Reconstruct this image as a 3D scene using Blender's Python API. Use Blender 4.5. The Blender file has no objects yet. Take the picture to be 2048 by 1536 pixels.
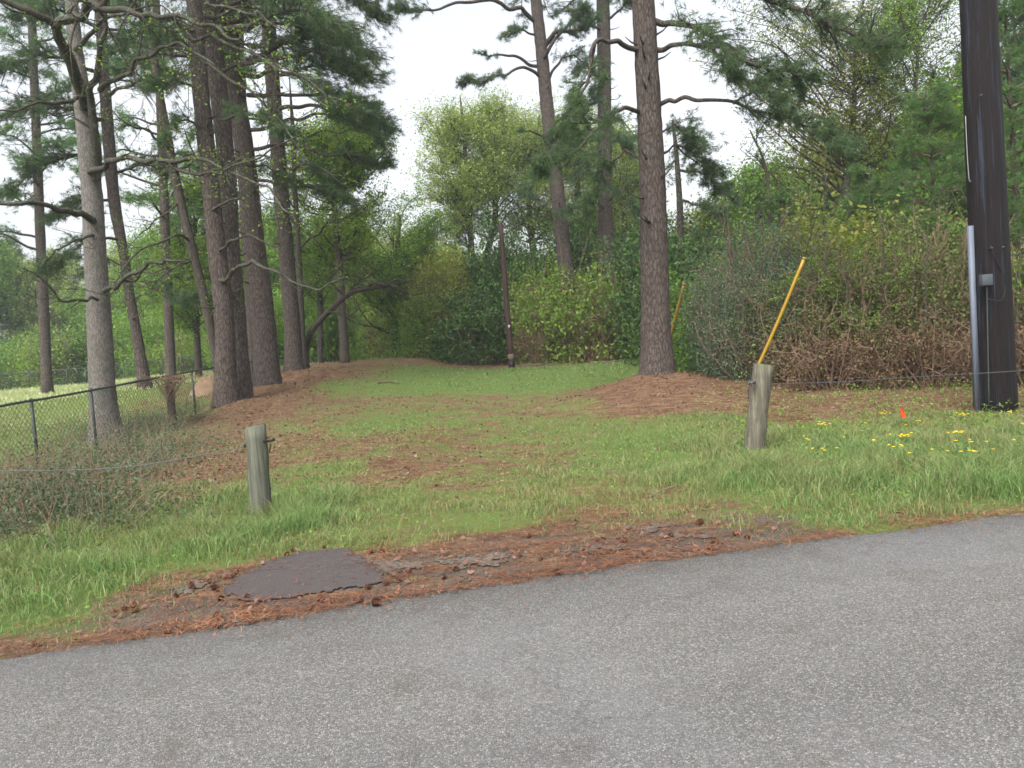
import bpy, bmesh, math, random
import numpy as np
from mathutils import Vector, Matrix

# ---------------------------------------------------------------- camera, sky, sun, exposure
F, CX, CY, CAMH = 1500.0, 1024.0, 768.0, 1.5
PITCH, ROLL = math.radians(3.05), math.radians(4.4)
sc = bpy.context.scene
fw = np.array([0, math.cos(PITCH), -math.sin(PITCH)])
r0_, u0_ = np.array([1.0, 0, 0]), np.array([0, math.sin(PITCH), math.cos(PITCH)])
rt = math.cos(ROLL)*r0_ - math.sin(ROLL)*u0_
up = math.sin(ROLL)*r0_ + math.cos(ROLL)*u0_
CAM = np.array([0, 0, CAMH])
cd = bpy.data.cameras.new('camera'); cam = bpy.data.objects.new('camera', cd)
sc.collection.objects.link(cam); sc.camera = cam
cd.sensor_width = 36; cd.lens = F/2048*36; cd.clip_end = 2000; cd.clip_start = .05
M = Matrix.Identity(4)
for i in range(3):
    M[i][0], M[i][1], M[i][2], M[i][3] = rt[i], up[i], -fw[i], CAM[i]
cam.matrix_world = M

SUN_EL, SUN_AZ = math.radians(52), math.radians(205)     # azimuth clockwise from +Y: behind the camera, a little left
w = bpy.data.worlds.new("World"); sc.world = w; w.use_nodes = True
nt = w.node_tree; bg = nt.nodes['Background']
sky = nt.nodes.new('ShaderNodeTexSky'); sky.sky_type = 'NISHITA'; sky.sun_disc = False
sky.sun_elevation = SUN_EL; sky.sun_rotation = SUN_AZ
sky.air_density = 1.0; sky.dust_density = 6.0; sky.ozone_density = 1.0
hs = nt.nodes.new('ShaderNodeHueSaturation'); hs.inputs['Saturation'].default_value = .22
nt.links.new(sky.outputs[0], hs.inputs['Color']); nt.links.new(hs.outputs[0], bg.inputs['Color'])
bg.inputs['Strength'].default_value = .15
sd = bpy.data.lights.new('sun', 'SUN'); sd.energy = 0.5; sd.angle = math.radians(25); sd.color = (1, .97, .93)
so = bpy.data.objects.new('sun', sd); sc.collection.objects.link(so)
sdir = Vector((math.sin(SUN_AZ)*math.cos(SUN_EL), math.cos(SUN_AZ)*math.cos(SUN_EL), math.sin(SUN_EL)))
so.rotation_euler = sdir.to_track_quat('Z', 'Y').to_euler(); so.location = (0, 0, 30)
sc.view_settings.view_transform = 'Standard'; sc.view_settings.look = 'None'
sc.view_settings.exposure = 1.4; sc.view_settings.gamma = 1
sc.render.engine = 'CYCLES'; sc.cycles.max_bounces = 6; sc.cycles.transparent_max_bounces = 4
sc.cycles.filter_width = 1.6
HAZE = .0009

# ---------------------------------------------------------------- helpers
rng = np.random.default_rng(7); random.seed(7)
COL = sc.collection
def pdir(px, py): return fw + ((px-CX)/F)*rt + ((CY-py)/F)*up
def at(px, py, Y):
    d = pdir(px, py); return CAM + d*(Y/d[1])
def flat(px, py, z=0.0):
    d = pdir(px, py); return CAM + d*((z-CAMH)/d[2])
def s2l(c):
    return tuple(((v/255)/12.92 if v/255 <= .04045 else ((v/255+.055)/1.055)**2.4) for v in c)
def nrm(v): return v/(np.linalg.norm(v, axis=-1, keepdims=True)+1e-9)
def rv(n=None): return nrm(rng.normal(size=(3,) if n is None else (n, 3)))

# terrain control points: (px, py, depth); the height follows from the picture
_road = [(-900, 1450), (-450, 1387), (0, 1322), (250, 1286), (500, 1248), (800, 1200), (1100, 1155), (1350, 1120), (1500, 1100), (1700, 1072), (1870, 1050), (2048, 1028), (2500, 972), (3200, 886)]
EDGE = np.array([flat(*p) for p in _road])
EDGE = np.vstack([EDGE[0]+(EDGE[0]-EDGE[3])*40, EDGE, EDGE[-1]+(EDGE[-1]-EDGE[-4])*40])
def edge_y(x): return np.interp(x, EDGE[:, 0], EDGE[:, 1])
_cp = []
for x in np.arange(-14, 15, 2.0):
    _cp.append((x, edge_y(x), 0.0, .5)); _cp.append((x, edge_y(x)+1.2, .0, .8))
for x in np.arange(-60, 61, 12.0): _cp.append((x, edge_y(x)-8, 0.0, 2))
for px, py, Y, s in [(520, 1035, 7.8, .8), (1505, 905, 9.7, 1.0), (1990, 822, 12.6, 1.2), (1750, 860, 11.6, 1), (1024, 900, 11.2, 1),
    (760, 880, 12.2, 1), (1100, 800, 18.5, 1.5), (800, 800, 20, 1.5), (1024, 735, 34, 2), (1240, 722, 34, 2), (700, 722, 38, 2), (1312, 742, 18.4, .8), (1400, 770, 17, 1),
    (1190, 778, 19.5, .8), (455, 798, 21.5, .7), (530, 766, 25, .8), (585, 740, 29, .8), (650, 735, 31, 1.5), (400, 830, 21, .6), (320, 860, 18.6, .8), (212, 892, 16.2, .9),
    (0, 950, 12.9, 1), (505, 788, 25.5, .6), (100, 850, 22, 1.5), (300, 775, 27, 1.5), (100, 775, 52, 4), (400, 745, 52, 4), (0, 788, 45, 3), (200, 990, 9.3, .8), (0, 1090, 7.0, .8),
    (1600, 790, 16.5, 1), (1800, 775, 17, 1), (2040, 765, 17, 1), (1500, 760, 18, 1), (900, 712, 48, 3)]:
    p = at(px, py, Y); _cp.append((p[0], p[1], p[2], s))
for x, y, z in [(-40, 70, 1.2), (0, 70, 1.0), (40, 60, 1.0), (30, 30, .5), (-30, 30, .8), (-25, 15, 0), (25, 15, .2), (-90, 60, 1), (90, 60, 1), (0, 150, 1), (-100, 150, 1), (100, 150, 1)]:
    _cp.append((x, y, z, 5))
_cp = np.array(_cp)
def gz(x, y):
    x = np.asarray(x, float); y = np.asarray(y, float); sh = x.shape
    X, Y = x.ravel(), y.ravel(); out = np.empty(len(X))
    for i in range(0, len(X), 20000):
        a, b = X[i:i+20000, None], Y[i:i+20000, None]
        wgt = 1/((a-_cp[:, 0])**2+(b-_cp[:, 1])**2+_cp[:, 3]**2)**2
        out[i:i+20000] = (wgt*_cp[:, 2]).sum(1)/wgt.sum(1)
    e = Y-edge_y(X)
    out = np.where(e < .0, -.03, out*np.clip(e/1.5, 0, 1)+.0)
    bump = .02*np.sin(X*1.7+np.sin(Y*1.3))*np.sin(Y*1.1+.5*X)+.008*np.sin(5*X+2*Y)*np.sin(4.3*Y-X)
    out = out+np.where(e > .3, bump*np.clip((e-.3)/2, 0, 1), 0)
    return out.reshape(sh)
def ground_at(px, py):
    d = pdir(px, py); t = np.linspace(2, 70, 1400); P = CAM+d*t[:, None]
    k = np.argmax(P[:, 2] < gz(P[:, 0], P[:, 1]))
    return P[k] if k else P[-1]
def gp(x, y, dz=0): return np.array([x, y, float(gz(x, y))+dz])

class Buf:
    def __init__(s): s.V = []; s.Q = []; s.T = []; s.n = 0; s.tint = []
    def quads(s, V, Q): s.V.append(V); s.Q.append(np.asarray(Q)+s.n); s.n += len(V)
    def tris(s, V, T): s.V.append(V); s.T.append(np.asarray(T)+s.n); s.n += len(V)
    def build(s, name, mat, parent=None, base=(0, 0, 0), smooth=False, attrs=None):
        me = bpy.data.meshes.new(name)
        if s.n:
            V = np.vstack(s.V)-np.asarray(base); Q = np.vstack(s.Q) if s.Q else np.zeros((0, 4), int); T = np.vstack(s.T) if s.T else np.zeros((0, 3), int)
            nq, n3 = len(Q), len(T)
            me.vertices.add(len(V)); me.vertices.foreach_set('co', V.astype(np.float32).ravel())
            me.loops.add(nq*4+n3*3); me.loops.foreach_set('vertex_index', np.concatenate([Q.ravel(), T.ravel()]).astype(np.int32))
            me.polygons.add(nq+n3)
            me.polygons.foreach_set('loop_start', np.concatenate([np.arange(nq)*4, nq*4+np.arange(n3)*3]).astype(np.int32))
            if smooth: me.polygons.foreach_set('use_smooth', np.ones(nq+n3, bool))
            me.update(calc_edges=True)
            for k, a in (attrs or {}).items():
                at_ = me.attributes.new(k, 'FLOAT', 'POINT'); at_.data.foreach_set('value', np.asarray(a, np.float32))
        me.materials.append(mat)
        o = bpy.data.objects.new(name, me); COL.objects.link(o)
        if parent is not None: o.parent = parent
        else: o.location = tuple(float(v) for v in base)
        return o

def tag(o, label=None, cat=None, group=None, kind=None):
    for k, v in (('label', label), ('category', cat), ('group', group), ('kind', kind)):
        if v: o[k] = v
    return o
def empty(name, loc, label, cat, group=None):
    o = bpy.data.objects.new(name, None); COL.objects.link(o); o.location = tuple(float(v) for v in loc)
    o.empty_display_size = .2
    return tag(o, label, cat, group)
def dup(o, loc, rz=0, sca=1, label=None, group=None, parent=None):
    def cp(a, par):
        c = a.copy(); COL.objects.link(c); c.parent = par
        for ch in [q for q in a.children]: cp(ch, c)
        return c
    r = cp(o, parent); r.location = tuple(float(v) for v in loc); r.rotation_euler = (0, 0, rz)
    r.scale = (sca,)*3 if np.isscalar(sca) else sca
    if label: r['label'] = label
    if group: r['group'] = group
    return r

def smooth_path(P, n=6):
    P = np.asarray(P, float)
    if len(P) < 3: 
        t = np.linspace(0, 1, n+1)[:, None]; return P[0]+(P[-1]-P[0])*t
    Q = np.vstack([2*P[0]-P[1], P, 2*P[-1]-P[-2]]); out = []
    for i in range(1, len(Q)-2):
        for t in np.linspace(0, 1, n, endpoint=False):
            a, b, c, d = Q[i-1], Q[i], Q[i+1], Q[i+2]
            out.append(.5*(2*b+(c-a)*t+(2*a-5*b+4*c-d)*t*t+(3*b-a-3*c+d)*t**3))
    out.append(P[-1]); return np.array(out)

def kinky(P, k=.07):
    P = np.asarray(P, float); out = [P[0]]
    for a, c in zip(P[:-1], P[1:]):
        l = np.linalg.norm(c-a)
        for t in (.35, .7): out.append(a+(c-a)*t+k*l*rng.normal(size=3)*[.7, .7, 1])
        out.append(c)
    return np.array(out)
def tube(buf, P, R, n=5, cap=True, rough=0.0):
    P = np.asarray(P, float); m = len(P); R = np.broadcast_to(np.asarray(R, float), (m,))
    T = nrm(np.gradient(P, axis=0)) if m > 1 else None
    ref = np.array([0, 1, 0.]) if abs(T[0][1]) < .8 else np.array([1., 0, 0])
    A = nrm(np.cross(T, ref)); B = np.cross(T, A)
    th = np.linspace(0, 2*math.pi, n, endpoint=False)
    rad = R[:, None]*np.ones((m, n))
    if rough: rad = rad*(1+rough*rng.normal(size=(m, n)))
    V = P[:, None, :]+rad[..., None]*(np.cos(th)[None, :, None]*A[:, None, :]+np.sin(th)[None, :, None]*B[:, None, :])
    V = V.reshape(-1, 3); i = np.arange(m-1)[:, None]*n; j = np.arange(n)[None, :]; k = (j+1) % n
    Q = np.stack([i+j, i+k, i+n+k, i+n+j], -1).reshape(-1, 4)
    base = buf.n; buf.quads(V, Q)
    if cap:
        c = buf.n; buf.V.append(P[[0, -1]]); buf.n += 2
        jj = np.arange(n); kk = (jj+1) % n
        buf.T.append(np.stack([np.full(n, c), base+kk, base+jj], -1))
        buf.T.append(np.stack([np.full(n, c+1), base+(m-1)*n+jj, base+(m-1)*n+kk], -1))

def box(buf, c, s, R=None):
    c = np.asarray(c, float); s = np.asarray(s, float)/2
    V = np.array([[x, y, z] for x in (-1, 1) for y in (-1, 1) for z in (-1, 1)])*s
    if R is not None: V = V@np.asarray(R).T
    buf.quads(V+c, [[0, 1, 3, 2], [4, 6, 7, 5], [0, 4, 5, 1], [2, 3, 7, 6], [0, 2, 6, 4], [1, 5, 7, 3]])

def needles(buf, C, D, per=18, L=.17, W=.013, cone=.75):
    if len(C) == 0: return
    C = np.repeat(np.asarray(C), per, 0); D = np.repeat(np.asarray(D), per, 0); n = len(C)
    d = nrm(D*(.25+rng.random((n, 1)))+cone*rv(n)); d[:, 2] += .05
    l = L*(.6+.6*rng.random((n, 1))); s = nrm(np.cross(d, rv(n)))*W*.5
    C = C-D*rng.random((n, 1))*L*.7
    mid = C+d*l*.5
    V = np.stack([C+s*.6, C-s*.6, C+d*l], 1); V[:, 2, 2] -= l[:, 0]*.12
    buf.tris(V.reshape(-1, 3), np.arange(n*3).reshape(-1, 3))

def leaves(buf, C, size=.06, asp=.62, upb=.35, flatten=0.0):
    C = np.asarray(C)
    if size > .08 and len(C) > 3000 and size < .3: C = C[rng.random(len(C)) < .72]; size = size*1.22
    n = len(C)
    if n == 0: return
    nn = rv(n); nn[:, 2] = np.abs(nn[:, 2])+upb; nn = nrm(nn)
    a = nrm(np.cross(nn, rv(n))); b = np.cross(nn, a); s = size*(.55+.8*rng.random((n, 1)))
    a = a*s*.5; b = b*s*.5*asp
    V = np.stack([C-a, C+b-.1*a, C+a*1.1, C-b-.1*a], 1)
    buf.quads(V.reshape(-1, 3), np.arange(n*4).reshape(-1, 4))

# ---------------------------------------------------------------- materials
def newmat(name):
    m = bpy.data.materials.new(name); m.use_nodes = True; t = m.node_tree
    return m, t, t.nodes['Principled BSDF'], t.nodes['Material Output']
def nd(t, ty, **kw):
    n = t.nodes.new(ty)
    for k, v in kw.items():
        if hasattr(n, k): setattr(n, k, v)
        else: n.inputs[k.replace('_', ' ')].default_value = v
    return n
def ramp(t, stops, fac, interp='LINEAR'):
    r = t.nodes.new('ShaderNodeValToRGB'); r.color_ramp.interpolation = interp
    el = r.color_ramp.elements
    while len(el) < len(stops): el.new(.5)
    for e, (p, c) in zip(el, stops): e.position = p; e.color = (*c, 1)
    t.links.new(fac, r.inputs[0]); return r.outputs[0]
def noise(t, co, scale, detail=4, rough=.55, out='Fac', dist=0):
    n = nd(t, 'ShaderNodeTexNoise'); n.inputs['Scale'].default_value = scale; n.inputs['Detail'].default_value = detail
    n.inputs['Roughness'].default_value = rough; n.inputs['Distortion'].default_value = dist
    if co is not None: t.links.new(co, n.inputs['Vector'])
    return n.outputs[out]
def mapping(t, co, scale):
    m = nd(t, 'ShaderNodeMapping'); m.inputs['Scale'].default_value = scale; t.links.new(co, m.inputs['Vector']); return m.outputs[0]
def mixc(t, f, a, b, mode='MIX'):
    m = nd(t, 'ShaderNodeMix', data_type='RGBA', blend_type=mode)
    for i, v in ((0, f), (6, a), (7, b)):
        if isinstance(v, bpy.types.NodeSocket): t.links.new(v, m.inputs[i])
        else: m.inputs[i].default_value = v if i == 0 else (*v, 1)
    return m.outputs[2]
def math_(t, op, a, b=0.0, clamp=False):
    m = nd(t, 'ShaderNodeMath', operation=op, use_clamp=clamp)
    for i, v in ((0, a), (1, b)):
        if isinstance(v, bpy.types.NodeSocket): t.links.new(v, m.inputs[i])
        else: m.inputs[i].default_value = v
    return m.outputs[0]
def bump(t, h, bsdf, strength=.5, dist=.02):
    b = nd(t, 'ShaderNodeBump'); b.inputs['Strength'].default_value = strength; b.inputs['Distance'].default_value = dist
    t.links.new(h, b.inputs['Height']); t.links.new(b.outputs[0], bsdf.inputs['Normal'])
def leafmat(name, cols, trans=.35, rough=.6):
    m, t, b, o = newmat(name); g = nd(t, 'ShaderNodeNewGeometry'); tc = nd(t, 'ShaderNodeTexCoord')
    nz = noise(t, tc.outputs['Object'], .9, 2)
    f = math_(t, 'ADD', math_(t, 'MULTIPLY', g.outputs['Random Per Island'], .62), math_(t, 'MULTIPLY', math_(t, 'SUBTRACT', nz, .3), .9), True)
    n = len(cols); c = ramp(t, [(i/(n-1), s2l(q)) for i, q in enumerate(cols)], f)
    t.links.new(c, b.inputs['Base Color']); b.inputs['Roughness'].default_value = rough
    b.inputs['Specular IOR Level'].default_value = .25
    tr = nd(t, 'ShaderNodeBsdfTranslucent'); t.links.new(mixc(t, .5, c, (.25, .4, .03), 'MIX') if trans > .4 else c, tr.inputs['Color'])
    mx = nd(t, 'ShaderNodeMixShader'); mx.inputs[0].default_value = trans
    t.links.new(b.outputs[0], mx.inputs[1]); t.links.new(tr.outputs[0], mx.inputs[2]); t.links.new(mx.outputs[0], o.inputs[0])
    return m
def barkmat(name, dark, mid, light, sx=14, sz=3, bs=.9, spots=None, dist=.03):
    m, t, b, o = newmat(name); tc = nd(t, 'ShaderNodeTexCoord')
    co = mapping(t, tc.outputs['Object'], (sx, sx, sz))
    v = nd(t, 'ShaderNodeTexVoronoi', feature='DISTANCE_TO_EDGE'); v.inputs['Scale'].default_value = 1.0
    cd_ = nd(t, 'ShaderNodeVectorMath', operation='ADD'); nn = noise(t, co, .9, 3, out='Color'); t.links.new(co, cd_.inputs[0]); t.links.new(nn, cd_.inputs[1])
    t.links.new(cd_.outputs[0], v.inputs['Vector'])
    n1 = noise(t, co, 2.2, 6, .7); n2 = noise(t, tc.outputs['Object'], 1.1, 3)
    h = math_(t, 'ADD', math_(t, 'MULTIPLY', math_(t, 'MINIMUM', v.outputs['Distance'], .22), 1.4), math_(t, 'MULTIPLY', n1, .9))
    c = ramp(t, [(.2, s2l(dark)), (.5, s2l(mid)), (.85, s2l(light))], h)
    c = mixc(t, math_(t, 'MULTIPLY', n2, .5), c, s2l(mid))
    if spots is not None:
        n3 = noise(t, tc.outputs['Object'], 6, 4, .7)
        c = mixc(t, ramp(t, [(.52, (0, 0, 0)), (.64, (1, 1, 1))], n3), c, s2l(spots))
    t.links.new(c, b.inputs['Base Color']); b.inputs['Roughness'].default_value = .95; b.inputs['Specular IOR Level'].default_value = .15
    bump(t, h, b, bs, dist); return m
def plain(name, c, rough=.7, metal=0, var=.25, scale=8, spec=.3):
    m, t, b, o = newmat(name); tc = nd(t, 'ShaderNodeTexCoord'); n = noise(t, tc.outputs['Object'], scale, 4)
    l = s2l(c); t.links.new(ramp(t, [(.3, tuple(v*(1-var) for v in l)), (.7, tuple(min(1, v*(1+var)) for v in l))], n), b.inputs['Base Color'])
    b.inputs['Roughness'].default_value = rough; b.inputs['Metallic'].default_value = metal; b.inputs['Specular IOR Level'].default_value = spec
    return m

MT = {}
MT['pine_bark'] = barkmat('pine_bark', (26, 23, 21), (72, 63, 58), (112, 104, 98), 17, 4.6, 1.0, dist=.05)
MT['gum_bark'] = barkmat('sweetgum_bark', (46, 42, 40), (92, 87, 83), (134, 128, 122), 34, 7, spots=(88, 92, 82), dist=.015)
MT['far_bark'] = barkmat('far_bark', (40, 36, 32), (70, 64, 57), (92, 86, 78), 14, 4)
MT['limb'] = barkmat('limb_bark', (32, 30, 26), (66, 62, 54), (96, 94, 84), 26, 16, spots=(88, 96, 84))
MT['twig'] = plain('twig_bark', (104, 90, 76), .9, scale=3)
MT['brown_twig'] = plain('brown_twig', (124, 104, 86), .9, scale=3)
MT['needle'] = leafmat('pine_needles', [(46, 64, 44), (72, 96, 64), (92, 116, 72), (118, 138, 88)], .38)
MT['needle_bright'] = leafmat('pine_needles_young', [(50, 78, 46), (76, 112, 60), (98, 134, 68), (126, 152, 82)], .38)
MT['leaf_pale'] = leafmat('leaf_pale', [(112, 130, 72), (142, 160, 88), (166, 178, 100), (190, 194, 118)], .5)
MT['leaf_mid'] = leafmat('leaf_mid', [(62, 92, 44), (92, 126, 54), (116, 152, 62), (142, 172, 72)], .42)
MT['leaf_bright'] = leafmat('leaf_bright', [(82, 112, 48), (108, 138, 56), (130, 158, 64), (156, 176, 80)], .45)
MT['leaf_olive'] = leafmat('leaf_olive', [(98, 100, 52), (126, 126, 58), (142, 148, 68), (150, 130, 72)], .42)
MT['leaf_dark'] = leafmat('leaf_dark', [(40, 62, 36), (62, 90, 46), (82, 112, 54), (108, 138, 66)], .34)
MT['leaf_grey'] = leafmat('leaf_grey', [(66, 86, 66), (88, 108, 84), (104, 124, 94), (128, 142, 108)], .3)
MT['leaf_dull'] = leafmat('leaf_dull', [(66, 82, 44), (90, 104, 56), (104, 120, 62), (138, 156, 72)], .38)
MT['leaf_bank'] = leafmat('leaf_bank', [(54, 68, 50), (74, 92, 66), (90, 106, 76), (118, 112, 84)], .3)
MT['leaf_brown'] = leafmat('leaf_brown', [(82, 66, 50), (108, 84, 62), (128, 104, 78), (100, 96, 66)], .3)
MT['litter'] = leafmat('leaf_litter', [(78, 54, 46), (104, 76, 66), (126, 98, 86), (140, 118, 104)], .08, .8)
MT['straw'] = leafmat('pine_straw', [(78, 48, 36), (108, 68, 48), (132, 88, 64), (178, 138, 102)], .1, .7)

# ---------------------------------------------------------------- ground cover map (world space, sampled from points on the ground)
# px, py, needle litter, grass density, blade height, hue (0 dull olive, 1 bright green)
_cm = [(0,1300,.7,.3,.05,.6),(60,1250,.3,.8,.13,1),(0,1180,.0,1,.2,1),(150,1200,.15,.8,.15,.9),(120,1120,.1,.8,.18,.8),(280,1190,.7,.3,.08,.6),(250,1130,.2,.9,.17,.9),
 (400,1100,.15,1,.2,.9),(0,1060,.5,.3,.15,.4),(300,1000,.5,.5,.12,.5),(420,940,.75,.3,.06,.5),(400,1030,.3,.8,.16,.7),(530,1060,.0,1,.24,1),(620,1020,.0,1,.2,.95),(640,950,.4,.6,.08,.7),
 (650,1090,.3,.7,.1,.6),(350,1225,.9,.12,.04,.5),(600,1215,1,.1,.04,.6),(600,1150,1,.0,.03,.5),(800,1130,1,.1,.04,.5),(800,1070,.3,.75,.1,.5),(1000,1100,1,.08,.04,.5),(1000,1150,1,.1,.04,.5),(1200,1110,1,.08,.04,.4),
 (1200,1060,.65,.5,.06,.4),(1400,1080,1,.08,.03,.4),(1450,1040,.55,.6,.07,.5),(1600,1078,.8,.35,.06,.6),(1800,1050,.6,.6,.1,.8),(2040,1025,.5,.6,.1,.9),
 (1350,1000,.5,.7,.1,.35),(1150,980,.4,.75,.08,.5),(1000,1040,.25,.8,.1,.5),(800,1000,.3,.75,.1,.6),(900,960,.5,.6,.05,.6),(800,945,.7,.45,.03,.3),(1050,920,.55,.55,.05,.5),(900,890,.55,.5,.045,.6),
 (700,900,.6,.45,.045,.6),(760,850,.3,.8,.05,.75),(1100,860,.35,.75,.05,.65),(1300,930,.15,.9,.08,.75),(1300,870,.15,.9,.06,.7),(1450,960,.1,1,.2,.75),(1480,900,.05,1,.2,.8),(1600,900,.05,1,.18,.75),
 (1600,980,.05,1,.2,.75),(1800,980,.0,1,.22,.95),(2000,980,.0,1,.22,1),(1700,1040,.2,.9,.14,.9),(1900,900,.1,1,.18,.75),(2040,900,.1,1,.18,.8),(1750,860,.35,.7,.16,.5),(1950,850,.4,.7,.14,.5),(1450,850,.3,.8,.1,.6),
 (1600,820,.75,.4,.06,.3),(1750,810,.7,.4,.08,.4),(1900,800,.8,.3,.1,.4),(1500,790,.95,.08,.05,.3),(1400,800,.8,.2,.05,.4),(1330,790,1,.03,.03,.3),(1250,800,.75,.3,.04,.5),(1320,750,1,.02,.03,.3),(1400,755,1,.05,.03,.3),
 (1150,810,.55,.6,.04,.5),(1000,810,.5,.6,.04,.5),(850,800,.55,.6,.04,.5),(700,810,.55,.5,.04,.6),(620,850,.5,.55,.05,.6),(550,880,.65,.4,.05,.6),(470,830,.75,.25,.05,.5),(560,790,.8,.2,.04,.5),(600,765,.85,.15,.04,.5),(400,880,.7,.3,.08,.4),
 (700,770,.3,.8,.04,.7),(850,770,.1,1,.05,.9),(1000,770,.05,1,.05,.95),(1150,765,.05,1,.05,.95),(1000,745,.0,1,.06,1),(1200,740,.0,1,.06,1),(850,745,.2,.9,.05,.9),(720,745,.55,.5,.05,.6),(680,725,.9,.2,.04,.5),(800,728,.6,.5,.06,.6),
 (1100,724,.8,.3,.06,.5),(1000,722,.7,.3,.06,.5),
 (250,880,.3,.5,.1,.4),(50,930,.5,.4,.1,.4),(60,880,.15,.9,.08,.6),(100,830,.0,1,.1,.35),(300,830,.3,.7,.08,.6),(50,800,.0,1,.14,.0),(380,800,.5,.5,.06,.5)]
_cw = np.array([[*ground_at(a, b)[:2], c, d, e, f] for a, b, c, d, e, f in _cm])
_cw = np.vstack([_cw, [[-20, 30, 0, 1, .14, .05], [-14, 40, 0, 1, .14, .0], [-25, 18, 0, 1, .1, .4], [-12, 50, 0, 1, .14, .0], [-25, 44, 0, 1, .14, .0], [-34, 40, 0, 1, .14, 0.], [0, 55, .8, .2, .1, .4], [25, 40, .8, .1, .1, .4], [20, 20, .9, .1, .1, .3], [14, 10, .1, 1, .2, .8], [-14, 8, .1, 1, .2, .8], [0, -3, .1, 1, .1, .8], [20, -5, .1, 1, .1, .8], [-20, -5, .1, 1, .1, .8]]])
def cover(x, y):
    x = np.asarray(x).ravel(); y = np.asarray(y).ravel(); out = np.empty((len(x), 4))
    for i in range(0, len(x), 20000):
        a, b = x[i:i+20000, None], y[i:i+20000, None]; s = (.12+.012*np.abs(b))**2
        k = 1+ .04*_cw[:, 1]
        wgt = 1/(((a-_cw[:, 0])**2+((b-_cw[:, 1])/1.3)**2)/k**2+s)**2.2
        out[i:i+20000] = (wgt@_cw[:, 2:])/wgt.sum(1, keepdims=True)
    return out

# terrain sheet
def axis(parts):
    o = []
    for a, b, s in parts: o.append(np.arange(a, b, s))
    return np.concatenate(o+[[parts[-1][1]]])
def geo(a, b, n): return np.geomspace(a, b, n)
xs = np.concatenate([-geo(22, 900, 26)[::-1], np.arange(-21.8, 21.8, .16), geo(22, 900, 26)])
ys = np.concatenate([-geo(8, 900, 22)[::-1], np.arange(-7, 3, .5), np.arange(3, 13, .1), np.arange(13, 40, .3), geo(40, 1200, 40)])
GX, GY = np.meshgrid(xs, ys); gv = np.stack([GX.ravel(), GY.ravel(), gz(GX.ravel(), GY.ravel())], 1)
cv = cover(gv[:, 0], gv[:, 1]); nx = len(xs); ny = len(ys)
ii, jj = np.meshgrid(np.arange(ny-1), np.arange(nx-1), indexing='ij'); q0 = (ii*nx+jj).ravel()
b = Buf(); b.quads(gv, np.stack([q0, q0+1, q0+nx+1, q0+nx], 1))
m, t, bs_, o_ = newmat('ground_soil'); tc = nd(t, 'ShaderNodeTexCoord')
an = nd(t, 'ShaderNodeAttribute', attribute_name='needle').outputs['Fac']; al = nd(t, 'ShaderNodeAttribute', attribute_name='lush').outputs['Fac']
O = tc.outputs['Object']
n1 = noise(t, O, 1.6, 6, .65); n2 = noise(t, O, 18, 6, .75); n3 = noise(t, O, 70, 4, .7); n4 = noise(t, mapping(t, O, (60, 220, 60)), 1, 3, .6)
n5 = noise(t, mapping(t, O, (3, 9, 3)), 1, 6, .75)
fib = math_(t, 'ADD', math_(t, 'ADD', math_(t, 'MULTIPLY', n3, .3), math_(t, 'MULTIPLY', n4, .3)), math_(t, 'ADD', math_(t, 'MULTIPLY', n2, .45), math_(t, 'MULTIPLY', math_(t, 'SUBTRACT', n5, .5), .55)))
red = ramp(t, [(.34, s2l((44, 34, 29))), (.45, s2l((84, 62, 49))), (.55, s2l((112, 86, 66))), (.66, s2l((150, 128, 104)))], fib)
grn = ramp(t, [(.3, s2l((62, 70, 40))), (.5, s2l((88, 108, 56))), (.7, s2l((124, 144, 78)))], math_(t, 'ADD', math_(t, 'MULTIPLY', n2, .5), math_(t, 'MULTIPLY', n3, .5)))
grn = mixc(t, al, mixc(t, .5, grn, s2l((110, 112, 64))), grn)
fac = math_(t, 'ADD', an, math_(t, 'ADD', math_(t, 'MULTIPLY', math_(t, 'SUBTRACT', n1, .5), 1.5), math_(t, 'MULTIPLY', math_(t, 'SUBTRACT', n2, .5), 1.3)))
sepo = nd(t, 'ShaderNodeSeparateXYZ'); t.links.new(O, sepo.inputs[0])
grit = ramp(t, [(.3, s2l((58, 52, 46))), (.5, s2l((92, 84, 76))), (.7, s2l((128, 122, 112)))], n3)
ap = nd(t, 'ShaderNodeAttribute', attribute_name='apron').outputs['Fac']
red = mixc(t, math_(t, 'MULTIPLY', ap, ramp(t, [(.42, (0, 0, 0)), (.52, (1, 1, 1))], noise(t, mapping(t, O, (2.2, 6, 2)), 1, 5, .6))), red, grit)
fac = ramp(t, [(.36, (0, 0, 0)), (.62, (1, 1, 1))], fac)
t.links.new(mixc(t, fac, grn, red), bs_.inputs['Base Color']); bs_.inputs['Roughness'].default_value = .95; bs_.inputs['Specular IOR Level'].default_value = .1
bump(t, math_(t, 'ADD', n3, n2), bs_, .8, .03)
g_ = b.build('ground', m, smooth=True, attrs={'needle': cv[:, 0], 'lush': cv[:, 3], 'apron': np.clip(1.3-np.abs(gv[:, 1]-edge_y(gv[:, 0])-.4)/.8, 0, 1)*np.clip(3.2-np.abs(gv[:, 0]+.2), 0, 1)}); tag(g_, kind='structure')

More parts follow.
